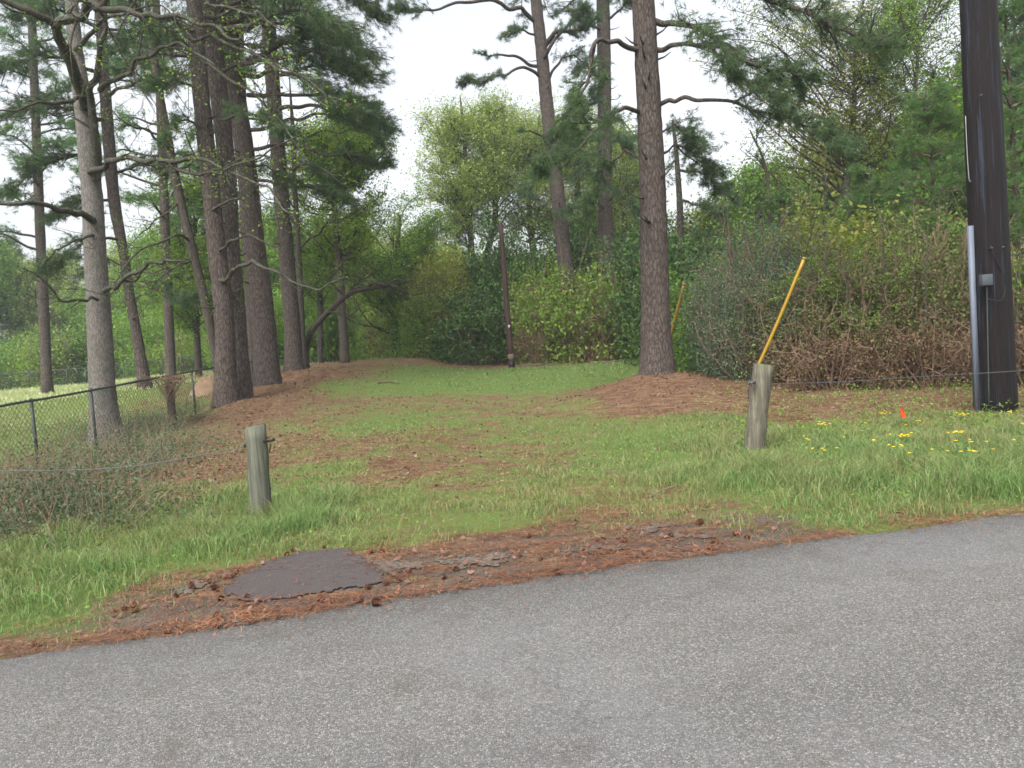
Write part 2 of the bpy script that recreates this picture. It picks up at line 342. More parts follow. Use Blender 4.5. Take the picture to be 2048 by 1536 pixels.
# road sheet
m, t, bs_, o_ = newmat('asphalt'); tc = nd(t, 'ShaderNodeTexCoord'); O = tc.outputs['Object']
v = nd(t, 'ShaderNodeTexVoronoi'); v.inputs['Scale'].default_value = 125; t.links.new(O, v.inputs['Vector'])
v2 = nd(t, 'ShaderNodeTexVoronoi', feature='DISTANCE_TO_EDGE'); v2.inputs['Scale'].default_value = 125; t.links.new(O, v2.inputs['Vector'])
sep = nd(t, 'ShaderNodeSeparateColor'); t.links.new(v.outputs['Color'], sep.inputs[0])
big = noise(t, O, .5, 4, .6); mid = noise(t, O, 3, 5, .6); fine = noise(t, O, 160, 3, .6)
c = ramp(t, [(.0, s2l((88, 87, 86))), (.3, s2l((112, 111, 109))), (.7, s2l((127, 126, 123))), (1, s2l((162, 158, 152)))], sep.outputs[0])
c = mixc(t, ramp(t, [(.0, (1, 1, 1)), (.2, (0, 0, 0))], v2.outputs['Distance']), c, s2l((68, 67, 65)))
c = mixc(t, ramp(t, [(.45, (0, 0, 0)), (.7, (.4, .4, .4))], big), c, s2l((122, 122, 124)))
st = ramp(t, [(.55, (0, 0, 0)), (.75, (1, 1, 1))], mid); c = mixc(t, math_(t, 'MULTIPLY', st, .5), c, s2l((78, 70, 64)))
uv = nd(t, 'ShaderNodeAttribute', attribute_name='across').outputs['Fac']; wn = math_(t, 'ADD', uv, math_(t, 'MULTIPLY', math_(t, 'SUBTRACT', big, .5), .5))
wt = ramp(t, [(0, (.72, .71, .7)), (.05, (.86, .86, .86)), (.14, (1, 1, 1)), (.25, (1.0, 1.0, 1.0)), (.33, (.93, .93, .94)), (.45, (1.06, 1.06, 1.06)), (.6, (.94, .94, .95)), (.8, (1, 1, 1))], math_(t, 'DIVIDE', wn, 6.4))
c = mixc(t, 1.0, c, wt, 'MULTIPLY')
cr = nd(t, 'ShaderNodeTexNoise'); cr.inputs['Scale'].default_value = .9; cr.inputs['Detail'].default_value = 8; cr.inputs['Roughness'].default_value = .6; t.links.new(O, cr.inputs['Vector'])
ck = ramp(t, [(.494, (0, 0, 0)), (.4995, (.55, .55, .55)), (.505, (0, 0, 0))], cr.outputs['Fac']); lim = ramp(t, [(.5, (0, 0, 0)), (.62, (1, 1, 1))], big)
c = mixc(t, math_(t, 'MULTIPLY', ck, lim), c, s2l((48, 47, 48)))
t.links.new(c, bs_.inputs['Base Color']); bs_.inputs['Roughness'].default_value = .82; bs_.inputs['Specular IOR Level'].default_value = .35
bump(t, math_(t, 'ADD', math_(t, 'MULTIPLY', math_(t, 'MINIMUM', v2.outputs['Distance'], .3), 2), fine), bs_, .7, .006)
MT['asphalt'] = m
ex = np.concatenate([-geo(14, 400, 20)[::-1], np.arange(-13.9, 13.9, .04), geo(14, 400, 20)])
ed = edge_y(ex)+.025*np.sin(ex*3.1)*np.sin(ex*1.3+1)+.018*rng.normal(size=len(ex))*(np.abs(ex) < 14)
L = 6.4; ed0 = edge_y(ex); rows = [np.stack([ex, (ed if f_ == 0 else ed0)-f_, np.full_like(ex, .004+.035*math.sin(math.pi*min(f_/L, 1)))], 1) for f_ in np.linspace(0, L, 9)]
V = np.vstack(rows); n = len(ex); ii, jj = np.meshgrid(np.arange(len(rows)-1), np.arange(n-1), indexing='ij'); q0 = (ii*n+jj).ravel()
b = Buf(); b.quads(V, np.stack([q0, q0+n, q0+n+1, q0+1], 1)); tag(b.build('road', m, smooth=True, attrs={'across': np.repeat(np.linspace(0, L, 9), len(ex))}), kind='structure')

# patches of old paving at the road edge
def sheet(name, pix, mat, dz, jag=.03, st=.025):
    """a thin sheet over the terrain with a crumbled outline: small cells inside the outline"""
    P = np.array([ground_at(*p)[:2] for p in pix]); lo, hi = P.min(0)-.1, P.max(0)+.1; gx = np.arange(lo[0], hi[0], st); gy = np.arange(lo[1], hi[1], st)
    X, Y = np.meshgrid(gx, gy); nx_ = len(gx); cx_, cy_ = (X[:-1, :-1]+st/2).ravel(), (Y[:-1, :-1]+st/2).ravel()
    jx = jag*np.sin(cy_*31+cx_*7)+jag*.6*np.sin(cy_*73+1)+.3*jag*rng.normal(size=len(cx_)); jy = jag*np.sin(cx_*27+cy_*9)+jag*.6*np.sin(cx_*64+2)+.3*jag*rng.normal(size=len(cx_))
    c = np.zeros(len(cx_), bool); ax, ay = cx_+jx, cy_+jy
    for i in range(len(P)):
        (x1, y1), (x2, y2) = P[i], P[(i+1) % len(P)]; c ^= ((y1 > ay) != (y2 > ay)) & (ax < (x2-x1)*(ay-y1)/((y2-y1) or 1e-9)+x1)
    V = np.stack([X.ravel(), Y.ravel(), gz(X.ravel(), Y.ravel())+dz], 1); ii, jj = np.meshgrid(np.arange(len(gy)-1), np.arange(nx_-1), indexing='ij'); q0 = (ii*nx_+jj).ravel()[c]
    b = Buf(); b.quads(V, np.stack([q0, q0+1, q0+nx_+1, q0+nx_], 1)); o = b.build(name, mat, smooth=True); used = np.zeros(len(V), bool); used[np.unique(np.stack([q0, q0+1, q0+nx_+1, q0+nx_]))] = True
    bm = bmesh.new(); bm.from_mesh(o.data); bmesh.ops.delete(bm, geom=[v for v in bm.verts if not v.link_faces], context='VERTS'); bm.to_mesh(o.data); bm.free()
    return tag(o, kind='structure')
patchm = plain('dark_asphalt', (74, 69, 68), .95, var=.4, scale=75, spec=.1)
sheet('asphalt_patch', [(446,1192),(480,1158),(543,1126),(600,1108),(690,1100),(724,1118),(758,1142),(772,1168),(652,1190),(545,1205),(484,1207)], patchm, .012, .018)
oldm = plain('worn_asphalt', (92, 87, 80), .95, var=.55, scale=55, spec=.1)
for p in [[(712,1128),(790,1120),(862,1136),(800,1148),(735,1150)], [(880,1128),(960,1114),(1010,1116),(990,1132),(905,1142)], [(1135,1106),(1200,1092),(1262,1096),(1200,1108)], [(1230,1112),(1340,1100),(1400,1100),(1300,1116)],
          [(1245,1058),(1330,1050),(1350,1058),(1280,1066)], [(335,1180),(400,1165),(410,1180),(350,1190)], [(1300,1078),(1400,1070),(1420,1076),(1330,1084)]]:
    sheet('worn_paving', p, oldm, .009, .05)

# ---------------------------------------------------------------- grass, straw, litter (uncountable: one object each)
def scatter(n, x0, x1, y0, y1):
    x = rng.uniform(x0, x1, n); y = rng.uniform(y0, y1, n); return x, y
def inview(x, y, m=1.12):
    return (np.abs(x) < y*.69*m+1.0)
def lumps(x, y, f=1.0): return .5+.25*np.sin(x*2.3*f+1.3*np.sin(y*1.9*f))+.25*np.sin(y*2.9*f+1.7*np.sin(x*2.1*f+y))
PPX = [(448,1194),(474,1162),(545,1128),(600,1110),(692,1102),(706,1126),(750,1150),(772,1172),(650,1190),(545,1205),(488,1206)]
PPOLY = np.array([ground_at(*p)[:2] for p in PPX])
def inpatch(x, y):
    c = np.zeros(len(x), bool); n = len(PPOLY)
    for i in range(n):
        (x1, y1), (x2, y2) = PPOLY[i], PPOLY[(i+1) % n]; m_ = ((y1 > y) != (y2 > y)) & (x < (x2-x1)*(y-y1)/((y2-y1) or 1e-9)+x1); c ^= m_
    return c
def blades(n, y0, y1, W, hs=1.0, thr=1.0):
    X = y1*.69+2; x, y = scatter(n, -X, X, y0, y1); k = inview(x, y) & (y > edge_y(x)+.05+.1*rng.random(n)); x, y = x[k], y[k]
    c = cover(x, y); lm = lumps(x, y)
    p = np.clip(c[:, 1]*1.1-.05, 0, 1)**1.3*np.clip(-.05+1.25*lm*(.35+lumps(x, y, 3.7))+.5*np.clip(c[:, 2]/.15-.6, 0, 1), .04, 1.2); k = rng.random(len(x)) < p*thr
    k &= ~inpatch(x, y)
    x, y, c, lm = x[k], y[k], c[k], lm[k]; n = len(x); z = gz(x, y)-.005
    h = .72*c[:, 2]*(.3+1.1*rng.random(n)**1.5)*(.4+1.1*lumps(x, y, 2.3))*hs; th = rng.random(n)*2*math.pi
    B = np.stack([x, y, z], 1); s = np.stack([np.cos(th), np.sin(th), 0*th], 1)*W*.5*(.7+.6*rng.random((n, 1)))
    ph = rng.random(n)*2*math.pi; ln = np.stack([np.cos(ph), np.sin(ph), 0*ph], 1)*(h*(.1+1.3*rng.random(n)))[:, None]
    U = np.array([0, 0, 1])*h[:, None]
    V = np.stack([B-s, B+s, B+.25*ln+.6*U+.8*s, B+.25*ln+.6*U-.8*s, B+ln+.95*U], 1).reshape(-1, 3); i = np.arange(n)*5
    return V, np.stack([i, i+1, i+2, i+3], 1), np.stack([i+3, i+2, i+4], 1), np.repeat(np.where((x < -9.2-.02*y) & (y > 21+6*rng.random(n)), -1., np.clip(c[:, 3]*(.55+.5*lumps(x, y, .8))+.22*rng.normal(size=n), 0, 1)), 5)
b = Buf(); tint = []
for args in [(330000, 4, 8.5, .0055), (340000, 8.5, 13.5, .009), (260000, 13, 24, .016), (190000, 24, 52, .03, 1.7)]:
    V, Q, T, c = blades(*args); b.V.append(V); b.Q.append(Q+b.n); b.T.append(T+b.n); b.n += len(V); tint.append(c)
m, t, bs_, o_ = newmat('grass_blade'); g = nd(t, 'ShaderNodeNewGeometry'); a = nd(t, 'ShaderNodeAttribute', attribute_name='tint').outputs['Fac']
R_ = g.outputs['Random Per Island']
dull = ramp(t, [(0, s2l((160, 132, 96))), (.3, s2l((142, 134, 92))), (.6, s2l((112, 124, 72))), (1, s2l((146, 154, 108)))], R_)
lush = ramp(t, [(0, s2l((70, 104, 54))), (.5, s2l((96, 132, 70))), (.85, s2l((122, 154, 84))), (1, s2l((166, 166, 116)))], R_)
tcg = nd(t, 'ShaderNodeTexCoord'); gp1 = noise(t, mapping(t, tcg.outputs['Object'], (1, 2.4, 1)), 1.1, 6, .7)
araw = a; a = math_(t, 'ADD', a, math_(t, 'MULTIPLY', math_(t, 'SUBTRACT', gp1, .53), 2.2), True)
c = mixc(t, a, dull, lush); c = mixc(t, math_(t, 'LESS_THAN', araw, -.5), c, ramp(t, [(0, s2l((150, 166, 104))), (1, s2l((196, 200, 152)))], R_)); t.links.new(c, bs_.inputs['Base Color']); bs_.inputs['Roughness'].default_value = .6; bs_.inputs['Specular IOR Level'].default_value = .25
tr = nd(t, 'ShaderNodeBsdfTranslucent'); t.links.new(c, tr.inputs['Color']); mx = nd(t, 'ShaderNodeMixShader'); mx.inputs[0].default_value = .35
t.links.new(bs_.outputs[0], mx.inputs[1]); t.links.new(tr.outputs[0], mx.inputs[2]); t.links.new(mx.outputs[0], o_.inputs[0]); MT['grass'] = m
tag(b.build('grass', m, attrs={'tint': np.concatenate(tint)}), 'green and straw coloured grass blades growing over the verge, lawn and field', 'grass', kind='stuff')

b = Buf(); n = 60000; x, y = scatter(n, -11, 11, 4, 15); k = inview(x, y) & (y > edge_y(x)+.2); x, y = x[k], y[k]; c = cover(x, y)
k = rng.random(len(x)) < np.clip(c[:, 1]-.1, 0, 1)*np.clip(lumps(x+3, y, 1.9)*1.4-.35, 0, 1); x, y = x[k], y[k]; leaves(b, np.stack([x, y, gz(x, y)+.01+.05*rng.random(len(x))], 1), .03, .6, .8)
tag(b.build('lawn_weeds', MT['leaf_mid']), 'small flat leafy weeds mixed into the mown grass', 'weeds', kind='stuff')
# pine straw: thin fallen needles
b = Buf()
for n, y0, y1, W, Ln in [(150000, 4, 8, .0035, .09), (70000, 8, 14, .007, .12), (50000, 14, 32, .014, .18)]:
    X = y1*.69+2; x, y = scatter(n, -X, X, y0, y1); k = inview(x, y) & (y > edge_y(x)-.05-.5*rng.random(n)**9); x, y = x[k], y[k]
    c = cover(x, y); near = np.exp(-((y-edge_y(x))/.18)**2); k = rng.random(len(x)) < np.clip(c[:, 0]**1.6*np.clip(1.5*lumps(x*.5, y*2.2, 2.6)-.25+.25*lumps(x, y, 1.7), .08, 1)*.8+.4*near*(.4+.6*c[:, 0]), 0, 1)
    k &= ~inpatch(x+.05*rng.normal(size=len(x)), y+.04*rng.normal(size=len(x))) | (rng.random(len(x)) < .1)
    x, y = x[k], y[k]; n = len(x); z = np.maximum(gz(x, y), np.where(y < edge_y(x)+.02, .006, -1))+.016+.02*rng.random(n)
    th = rng.random(n)*2*math.pi; d = np.stack([np.cos(th), np.sin(th), .15*rng.normal(size=n)], 1)*Ln*(.4+.6*rng.random((n, 1))); s = np.stack([-np.sin(th), np.cos(th), 0*th], 1)*W*.5
    P = np.stack([x, y, z], 1); V = np.stack([P-s, P+s, P+d*.5+s*2.5, P+d], 1).reshape(-1, 3); b.quads(V, np.arange(n*4).reshape(-1, 4))
tag(b.build('pine_straw', MT['straw']), 'red brown fallen pine needles along the road edge and under the pines', 'pine straw', kind='stuff')
# brown leaves
b = Buf()
for n, y0, y1, S in [(8000, 4, 8, .042), (34000, 8, 14, .05), (50000, 14, 30, .06)]:
    X = y1*.69+2; x, y = scatter(n, -X, X, y0, y1); k = inview(x, y) & (y > edge_y(x)+.08); x, y = x[k], y[k]
    c = cover(x, y); left = np.clip((-x-1)/3, 0, 1); k = rng.random(len(x)) < (np.clip(c[:, 0]-.3, 0, 1)*(.35+.6*left)+.06*lumps(x, y, 1.1))
    k &= ~inpatch(x, y)
    x, y = x[k], y[k]; leaves(b, np.stack([x, y, gz(x, y)+.015+.02*rng.random(len(x))], 1), S, .75, 1.2)
tag(b.build('leaf_litter', MT['litter']), 'dry brown fallen leaves scattered over the verge and under the trees', 'dead leaves', kind='stuff')
# low honeysuckle cover on the left bank
b = Buf(); n = 46000
A = np.array([ground_at(*p)[:2] for p in [(60, 1000), (180, 960), (300, 905), (120, 1050), (250, 870), (10, 1060), (330, 850), (230, 940)]])
wv = rng.integers(0, len(A), n); P = A[wv]+rng.normal(size=(n, 2))*np.array([.75, .6]); k = (P[:, 1] > edge_y(P[:, 0])+1.6); P = P[k]
lm = lumps(P[:, 0], P[:, 1], 1.5); z = gz(P[:, 0], P[:, 1])+.02+.62*lm*rng.random(len(P))**1.2
k = rng.random(len(P)) < .3+lm; leaves(b, np.column_stack([P, z])[k], .034, .6, .3)
bt = Buf()
for q_ in P[rng.integers(0, len(P), 700)]:
    g_0 = gp(q_[0], q_[1]); e_ = g_0+np.array([.25*rng.normal(), .25*rng.normal(), .25+.6*rng.random()]); tube(bt, np.array([g_0, (g_0+e_)/2+.06*rng.normal(size=3), e_]), [.005, .004, .002], 3, False); leaves(b, g_0+(e_-g_0)*rng.random((9, 1))+.05*rng.normal(size=(9, 3)), .034)
tag(bt.build('bank_stems', MT['brown_twig']), 'thin brown weed stems tangled in the ground cover on the left bank', 'stems', kind='stuff')
tag(b.build('honeysuckle_cover', MT['leaf_bank']), 'low grey green leafy ground cover on the bank under the left tree', 'ground cover', kind='stuff')
# low weeds at the right
b = Buf(); n = 16000; x = rng.uniform(3.5, 13, n); y = rng.uniform(9.5, 15.5, n)
k = (rng.random(n) < np.clip(lumps(x, y, 1.3)-.15, 0, 1)) & (y > 8.5+.25*x) ; x, y = x[k], y[k]
leaves(b, np.stack([x, y, gz(x, y)+.04+.22*rng.random(len(x))**1.5], 1), .045, .55, .3)
tag(b.build('weed_cover', MT['leaf_mid']), 'low leafy weeds between the right post and the dark utility pole', 'weeds', kind='stuff')

# ---------------------------------------------------------------- trees
def bough(W, Fo, P, r0, tw=26, spread=1.0, start=.25, per=20, L=.19, Wd=.016, ntuft=7, rise=.25, sub=True):
    """pine limb: P control points; side twigs carry needle tufts"""
    S = smooth_path(kinky(P, .045), 3); m = len(S); R = r0*(1-.8*np.linspace(0, 1, m)); tube(W, S, R, 5, False)
    C, D = [], []
    for i in range(tw):
        t = start+(1-start)*rng.random()**.8; k = min(int(t*(m-1)), m-2); p = S[k]+(S[k+1]-S[k])*(t*(m-1)-k); ax = nrm(S[k+1]-S[k])
        side = nrm(np.cross(ax, [0, 0, 1])+1e-3)*(1 if i % 2 else -1)
        d = nrm(ax*(.5+.3*rng.random())+side*(.5+.6*rng.random())+np.array([0, 0, rise*rng.normal()+rise*.4]))
        l = spread*(1.05-.6*t)*(.5+.7*rng.random()); e = p+d*l+np.array([0, 0, .12*l*rng.normal()])
        q = p+(e-p)*.55+.08*l*rng.normal(size=3); tube(W, np.array([p, q, e]), [r0*.28*(1-.5*t)+.004, .006+r0*.08, .004], 3, False)
        for s in range(ntuft):
            u = .35+.65*(s+rng.random())/ntuft; c = (p+(q-p)*u*1.8 if u < .55 else q+(e-q)*(u-.55)/.45)
            C.append(c+.1*l*rng.normal(size=3)); D.append(nrm(d+.7*rv()))
    for s in range(4): C.append(S[-1]+.05*rng.normal(size=3)); D.append(nrm(S[-1]-S[-2]+.4*rv()))
    needles(Fo, C, D, per, L, Wd)

def twiggy(W, Fo, P, r0, n1=10, n2=5, spread=1.0, start=.15, leafn=0, ls=.06, curl=.5, tips=None, sag=0.0):
    """broadleaf limb with two levels of twigs; optional leaves round the twig ends"""
    S = smooth_path(kinky(P, .05), 3); m = len(S); R = r0*(1-.78*np.linspace(0, 1, m)); tube(W, S, R, 6, False); LC = []
    for i in range(n1):
        t = start+(1-start)*rng.random(); k = min(int(t*(m-1)), m-2); p = S[k]; ax = nrm(S[k+1]-S[k])
        d = nrm(ax*.7+rv()*.9+np.array([0, 0, .15-sag])); l = spread*(1.1-.6*t)*(.4+.8*rng.random())
        q1 = p+d*l*.5+curl*.2*l*rng.normal(size=3); q2 = p+d*l+curl*.3*l*rng.normal(size=3)-np.array([0, 0, sag*l*.5])
        T1 = smooth_path([p, q1, q2], 3); rr = max(.006, r0*.35*(1-.6*t)); tube(W, T1, np.linspace(rr, .005, len(T1)), 4, False)
        for j in range(n2):
            k2 = rng.integers(1, len(T1)); a = T1[k2]; d2 = nrm(d*.6+rv()); l2 = l*.55*(.4+.8*rng.random()); e = a+d2*l2
            tube(W, np.array([a, a+(e-a)*.5+.1*l2*rng.normal(size=3), e]), [.006, .0045, .003], 3, False)
            if leafn: LC.append(a+(e-a)*rng.random((leafn, 1))+.10*spread*rng.normal(size=(leafn, 3)))
            if tips is not None: tips.append(e)
    if leafn: leaves(Fo, np.vstack(LC), ls)

def trunk(W, P, widths, n=14, flare=.35, rough=.022, res=12):
    """P: world points bottom to top, widths: diameters"""
    S = smooth_path(P, res); wv = np.interp(np.linspace(0, len(P)-1, len(S)), np.arange(len(P)), np.asarray(widths)/2)
    h = S[:, 2]-S[0, 2]; wv = wv*(1+flare*np.exp(-np.maximum(h, 0)/.35)); tube(W, S, wv, n, True, rough); return S, wv

def tracep(pts):       # (px, py, width_px, depth) -> points and diameters
    P = [at(a, b, Y) for a, b, w_, Y in pts]; return np.array(P), [w_*Y/F for a, b, w_, Y in pts]

def extend(P, W, top, lean=(0, 0)):
    """carry a traced trunk on above the frame to height top"""
    d = nrm(P[-1]-P[-2]); d = d/d[2]; z = P[-1][2]; k = 3; Ps = list(P); Ws = list(W)
    for i in range(1, k+1):
        h = z+(top-z)*i/k; Ps.append(P[-1]+np.array([d[0]*.5+lean[0], d[1]*.5+lean[1], 1])*(h-z)); Ws.append(W[-1]*(1-.8*i/k))
    return np.array(Ps), Ws

def sink(P, d=.12): P = np.array(P); P[0][2] = min(P[0][2], gz(P[0][0], P[0][1]))-d; return P

class Tree:
    def __init__(s, name, label, pts, top=None, bark='pine_bark', n=14, flare=.35, group=None, cat='tree'):
        P, Wd = tracep(pts)
        if top: P, Wd = extend(P, Wd, top)
        s.base = np.array([P[0][0], P[0][1], float(gz(P[0][0], P[0][1]))]); P = sink(P)
        s.T = Buf(); s.B = Buf(); s.C = Buf(); s.S, s.R = trunk(s.T, P, Wd, n, flare)
        s.root = empty(name, s.base, label, cat, group); s.bark = bark
    def node(s, z):
        k = int(np.argmin(np.abs(s.S[:, 2]-z))); return s.S[k], s.R[k]
    def crown(s, z0, z1, n, ln, spread=1.1, tw=22, az=None, droop=-.1, **kw):
        for i in range(n):
            z = z0+(z1-z0)*(i+rng.random())/n; p, r = s.node(z); a = rng.random()*2*math.pi if az is None else az[0]+(az[1]-az[0])*rng.random()
            l = ln*(.6+.6*rng.random())*(1-.45*(z-z0)/(z1-z0+1e-6)); d = np.array([math.cos(a), math.sin(a), droop+.35*rng.random()])
            q = p+d*l*.5+np.array([0, 0, .1*l]); e = p+d*l+.1*l*rng.normal(size=3)
            bough(s.B, s.C, [p, q, e], max(.02, r*.33), tw, spread, **kw)
    def stubs(s, z0, z1, n):
        for i in range(n):
            p, r = s.node(rng.uniform(z0, z1)); d = nrm(np.array([rng.normal(), rng.normal()-.5, .1+.2*rng.random()])); l = r+.06+.3*rng.random()**2
            tube(s.B, np.array([p+d*r*.6, p+d*(r+l*.5), p+d*(r+l)+[0, 0, .06]]), [.03, .02, .008], 5)
    def done(s, fol='needle', limb=None):
        s.T.build('trunk', MT[s.bark], s.root, s.base, True)
        if s.B.n: s.B.build('branches', MT[limb or s.bark], s.root, s.base, True)
        if s.C.n: s.C.build('crown', MT[fol], s.root, s.base)
        return s.root

def px(*p): return [at(a, b, Y) for a, b, Y in p]

# --- the big pine right of the clearing
T = Tree('pine_tree', 'large straight pine standing on a needle mound right of the grassy clearing', [(1314, 745, 72, 18.4), (1313, 690, 62, 18.4), (1310, 600, 57, 18.4), (1306, 400, 52, 18.4), (1297, 200, 47, 18.4), (1286, 0, 44, 18.4)], 24, n=26, flare=.1)
for P, r, tw, sp, st in [
    (px((1275, 100, 18.3), (1235, 82, 17.6), (1190, 85, 17.2), (1178, 150, 17), (1150, 210, 16.8), (1120, 260, 16.5)), .07, 34, .9, .55),
    (px((1190, 90, 17.2), (1182, 150, 17.4), (1150, 190, 17.6), (1148, 260, 17.8)), .03, 16, .6, .5),
    (px((1280, 225, 18.4), (1240, 220, 17.6), (1205, 250, 16.8), (1150, 300, 16.2), (1080, 340, 15.8)), .06, 50, 1.2, .4),
    (px((1310, 42, 18.4), (1360, 48, 18), (1420, 70, 17.2), (1500, 125, 16.4), (1600, 160, 16)), .085, 70, 1.5, .3),
    (px((1312, 100, 18.4), (1350, 90, 17.8), (1420, 92, 17), (1490, 160, 16.4), (1560, 200, 16)), .07, 60, 1.4, .3),
    (px((1318, 210, 18.4), (1370, 194, 17.8), (1430, 200, 17.2), (1530, 225, 16.4), (1640, 255, 15.8), (1700, 300, 15.4)), .06, 55, 1.3, .45),
    (px((1300, -60, 18.4), (1400, -70, 17.5), (1520, -10, 16.5), (1660, 50, 15.8), (1780, 95, 15.4)), .1, 80, 1.7, .3),
    (px((1288, -70, 18.4), (1200, -90, 18), (1120, -60, 17.6), (1050, -40, 17.2)), .08, 40, 1.2, .3),
    (px((1316, 265, 18.4), (1350, 250, 18.6), (1385, 290, 18.8)), .03, 12, .7, .3),
    (px((1320, 310, 18.4), (1350, 290, 18.8), (1400, 330, 19.5), (1440, 380, 20)), .035, 30, 1.0, .25),
    (px((1284, 320, 18.4), (1250, 300, 18.8), (1210, 330, 19), (1170, 420, 19.2)), .035, 26, 1.0, .4)]:
    bough(T.B, T.C, P, r, tw, sp, st)
T.crown(10.5, 23, 34, 3.8, 1.3, 22)
T.stubs(3, 9, 16); T.done()

# --- two tall pines in the middle, behind the hedge
T = Tree('pine_tree', 'leaning tall pine rising behind the middle hedge, left of the two there', [(1152, 715, 34, 37), (1130, 520, 30, 37), (1117, 400, 28, 37), (1096, 230, 26, 37), (1083, 100, 24, 37), (1072, 0, 22, 37)], 27, n=14)
for P, r, tw, sp, st in [
    (px((1072, 45, 37), (1040, 15, 36), (985, 0, 35), (930, 5, 34.5), (880, 18, 34), (830, 22, 34), (780, 12, 34)), .12, 30, 1.3, .7),
    (px((1075, 133, 37), (1030, 112, 36.5), (990, 110, 36), (950, 106, 35.6)), .09, 5, .5, .6),
    (px((1078, 152, 37), (1045, 135, 36), (1000, 150, 35.5), (960, 162, 35), (925, 170, 35)), .09, 34, 1.0, .35),
    (px((1090, 90, 37), (1110, 65, 36.5), (1150, 60, 36), (1200, 35, 36)), .15, 30, 1.3, .4),
    (px((1084, 130, 37), (1100, 95, 36.3), (1140, 45, 36), (1170, 20, 36)), .12, 26, 1.2, .4),
    (px((1098, 160, 37), (1125, 115, 37.5), (1150, 112, 38), (1190, 145, 38)), .08, 26, 1.2, .3),
    (px((1088, 275, 37), (1060, 262, 36), (1040, 260, 35.5)), .07, 3, .4, .5),
    (px((1092, 290, 37), (1130, 230, 35), (1180, 200, 34), (1210, 150, 33.5)), .06, 26, 1.2, .4),
    (px((1070, 70, 37), (1040, 60, 36), (1010, 70, 35.5)), .06, 22, 1.0, .3),
    (px((1100, 330, 37), (1080, 345, 35), (1050, 390, 34)), .06, 26, 1.1, .3),
    (px((1090, 300, 37), (1150, 290, 35), (1230, 270, 34), (1260, 300, 34)), .06, 40, 1.4, .3)]:
    bough(T.B, T.C, P, r, tw, sp, st, per=17, L=.24, Wd=.026)
T.crown(19, 27, 20, 4.2, 1.5, 20, per=12, L=.22, Wd=.024); T.stubs(7, 17, 8); T.done()
T = Tree('pine_tree', 'straight tall pine behind the middle hedge, just left of the big near pine', [(1222, 715, 34, 38), (1214, 500, 30, 38), (1210, 400, 28, 38), (1209, 200, 27, 38), (1206, 0, 26, 38)], 27, n=14)
for P, r, tw, sp, st in [
    (px((1205, 185, 38), (1180, 210, 37), (1150, 240, 36.5), (1120, 290, 36)), .09, 36, 1.4, .3),
    (px((1212, 40, 38), (1240, 20, 37.5), (1260, 0, 37)), .08, 22, 1.2, .3), (px((1205, 60, 38), (1180, 50, 37), (1150, 20, 36)), .08, 30, 1.4, .3),
    (px((1213, 240, 38), (1240, 235, 37), (1270, 280, 36)), .06, 22, 1.2, .3), (px((1206, 130, 38), (1180, 120, 37), (1150, 150, 36)), .06, 26, 1.3, .3),
    (px((1206, 300, 38), (1180, 310, 36.5), (1160, 350, 36)), .06, 30, 1.3, .3), (px((1212, 400, 38), (1240, 380, 36.5), (1270, 420, 36)), .05, 26, 1.3, .3),
    (px((1212, 420, 38), (1180, 395, 36.5), (1120, 430, 35.5)), .05, 30, 1.3, .3)]:
    bough(T.B, T.C, P, r, tw, sp, st, per=17, L=.24, Wd=.026)
T.crown(18, 27, 22, 4.2, 1.5, 20, per=12, L=.22, Wd=.024); T.stubs(7, 17, 10); T.done()

# --- left row along the fence
T = Tree('pine_tree', 'stout pine with ivy at its foot, left one of the close pair by the fence', [(452, 800, 56, 21.5), (452, 760, 42, 21.5), (451, 690, 38, 21.5), (446, 600, 38, 21.5), (432, 484, 35, 21.5), (418, 342, 33, 21.5), (397, 137, 31, 21.5), (387, -20, 29, 21.5)], 25, n=20, flare=.12)
for P, r, tw, sp, st in [
    (px((400, 60, 21.5), (340, 40, 20.5), (280, 60, 19.5), (230, 100, 19)), .07, 40, 1.3, .3),
    (px((440, 60, 21.5), (520, 40, 20.5), (600, 20, 20), (690, 50, 19.5)), .09, 50, 1.5, .35),
    (px((415, 180, 21.5), (350, 160, 21), (300, 175, 20.5)), .05, 26, 1.1, .3),
    (px((425, 260, 21.5), (370, 240, 21), (320, 280, 20.5)), .05, 22, 1.0, .3),
    (px((440, 240, 21.5), (500, 230, 20), (560, 260, 19.5)), .05, 26, 1.1, .3)]:
    bough(T.B, T.C, P, r, tw, sp, st)
for P, r in [(px((440, 560, 21.3), (470, 540, 20.5), (505, 522, 20), (545, 540, 19.6), (600, 570, 19.3), (640, 580, 19), (690, 555, 19)), .065),
             (px((440, 500, 21.3), (470, 480, 20.6), (520, 480, 20), (570, 500, 20)), .05),
             (px((425, 420, 21.3), (460, 400, 21), (500, 390, 20.6)), .05), (px((415, 350, 21.3), (460, 330, 21), (520, 310, 20), (600, 330, 19.8)), .05)]:
    twiggy(T.B, T.C, P, r, 9, 3, .7, .4)
T.crown(10, 24, 30, 3.8, 1.3, 20); T.stubs(3, 9, 12); T.done(limb='limb')
T = Tree('pine_tree', 'dark pine tight behind its twin, right one of the close pair by the fence', [(487, 792, 38, 22.4), (481, 700, 30, 22.4), (474, 600, 29, 22.4), (462, 484, 31, 22.4), (455, 342, 33, 22.4), (432, 137, 34, 22.4), (420, -10, 33, 22.4)], 24, n=18, flare=.12)
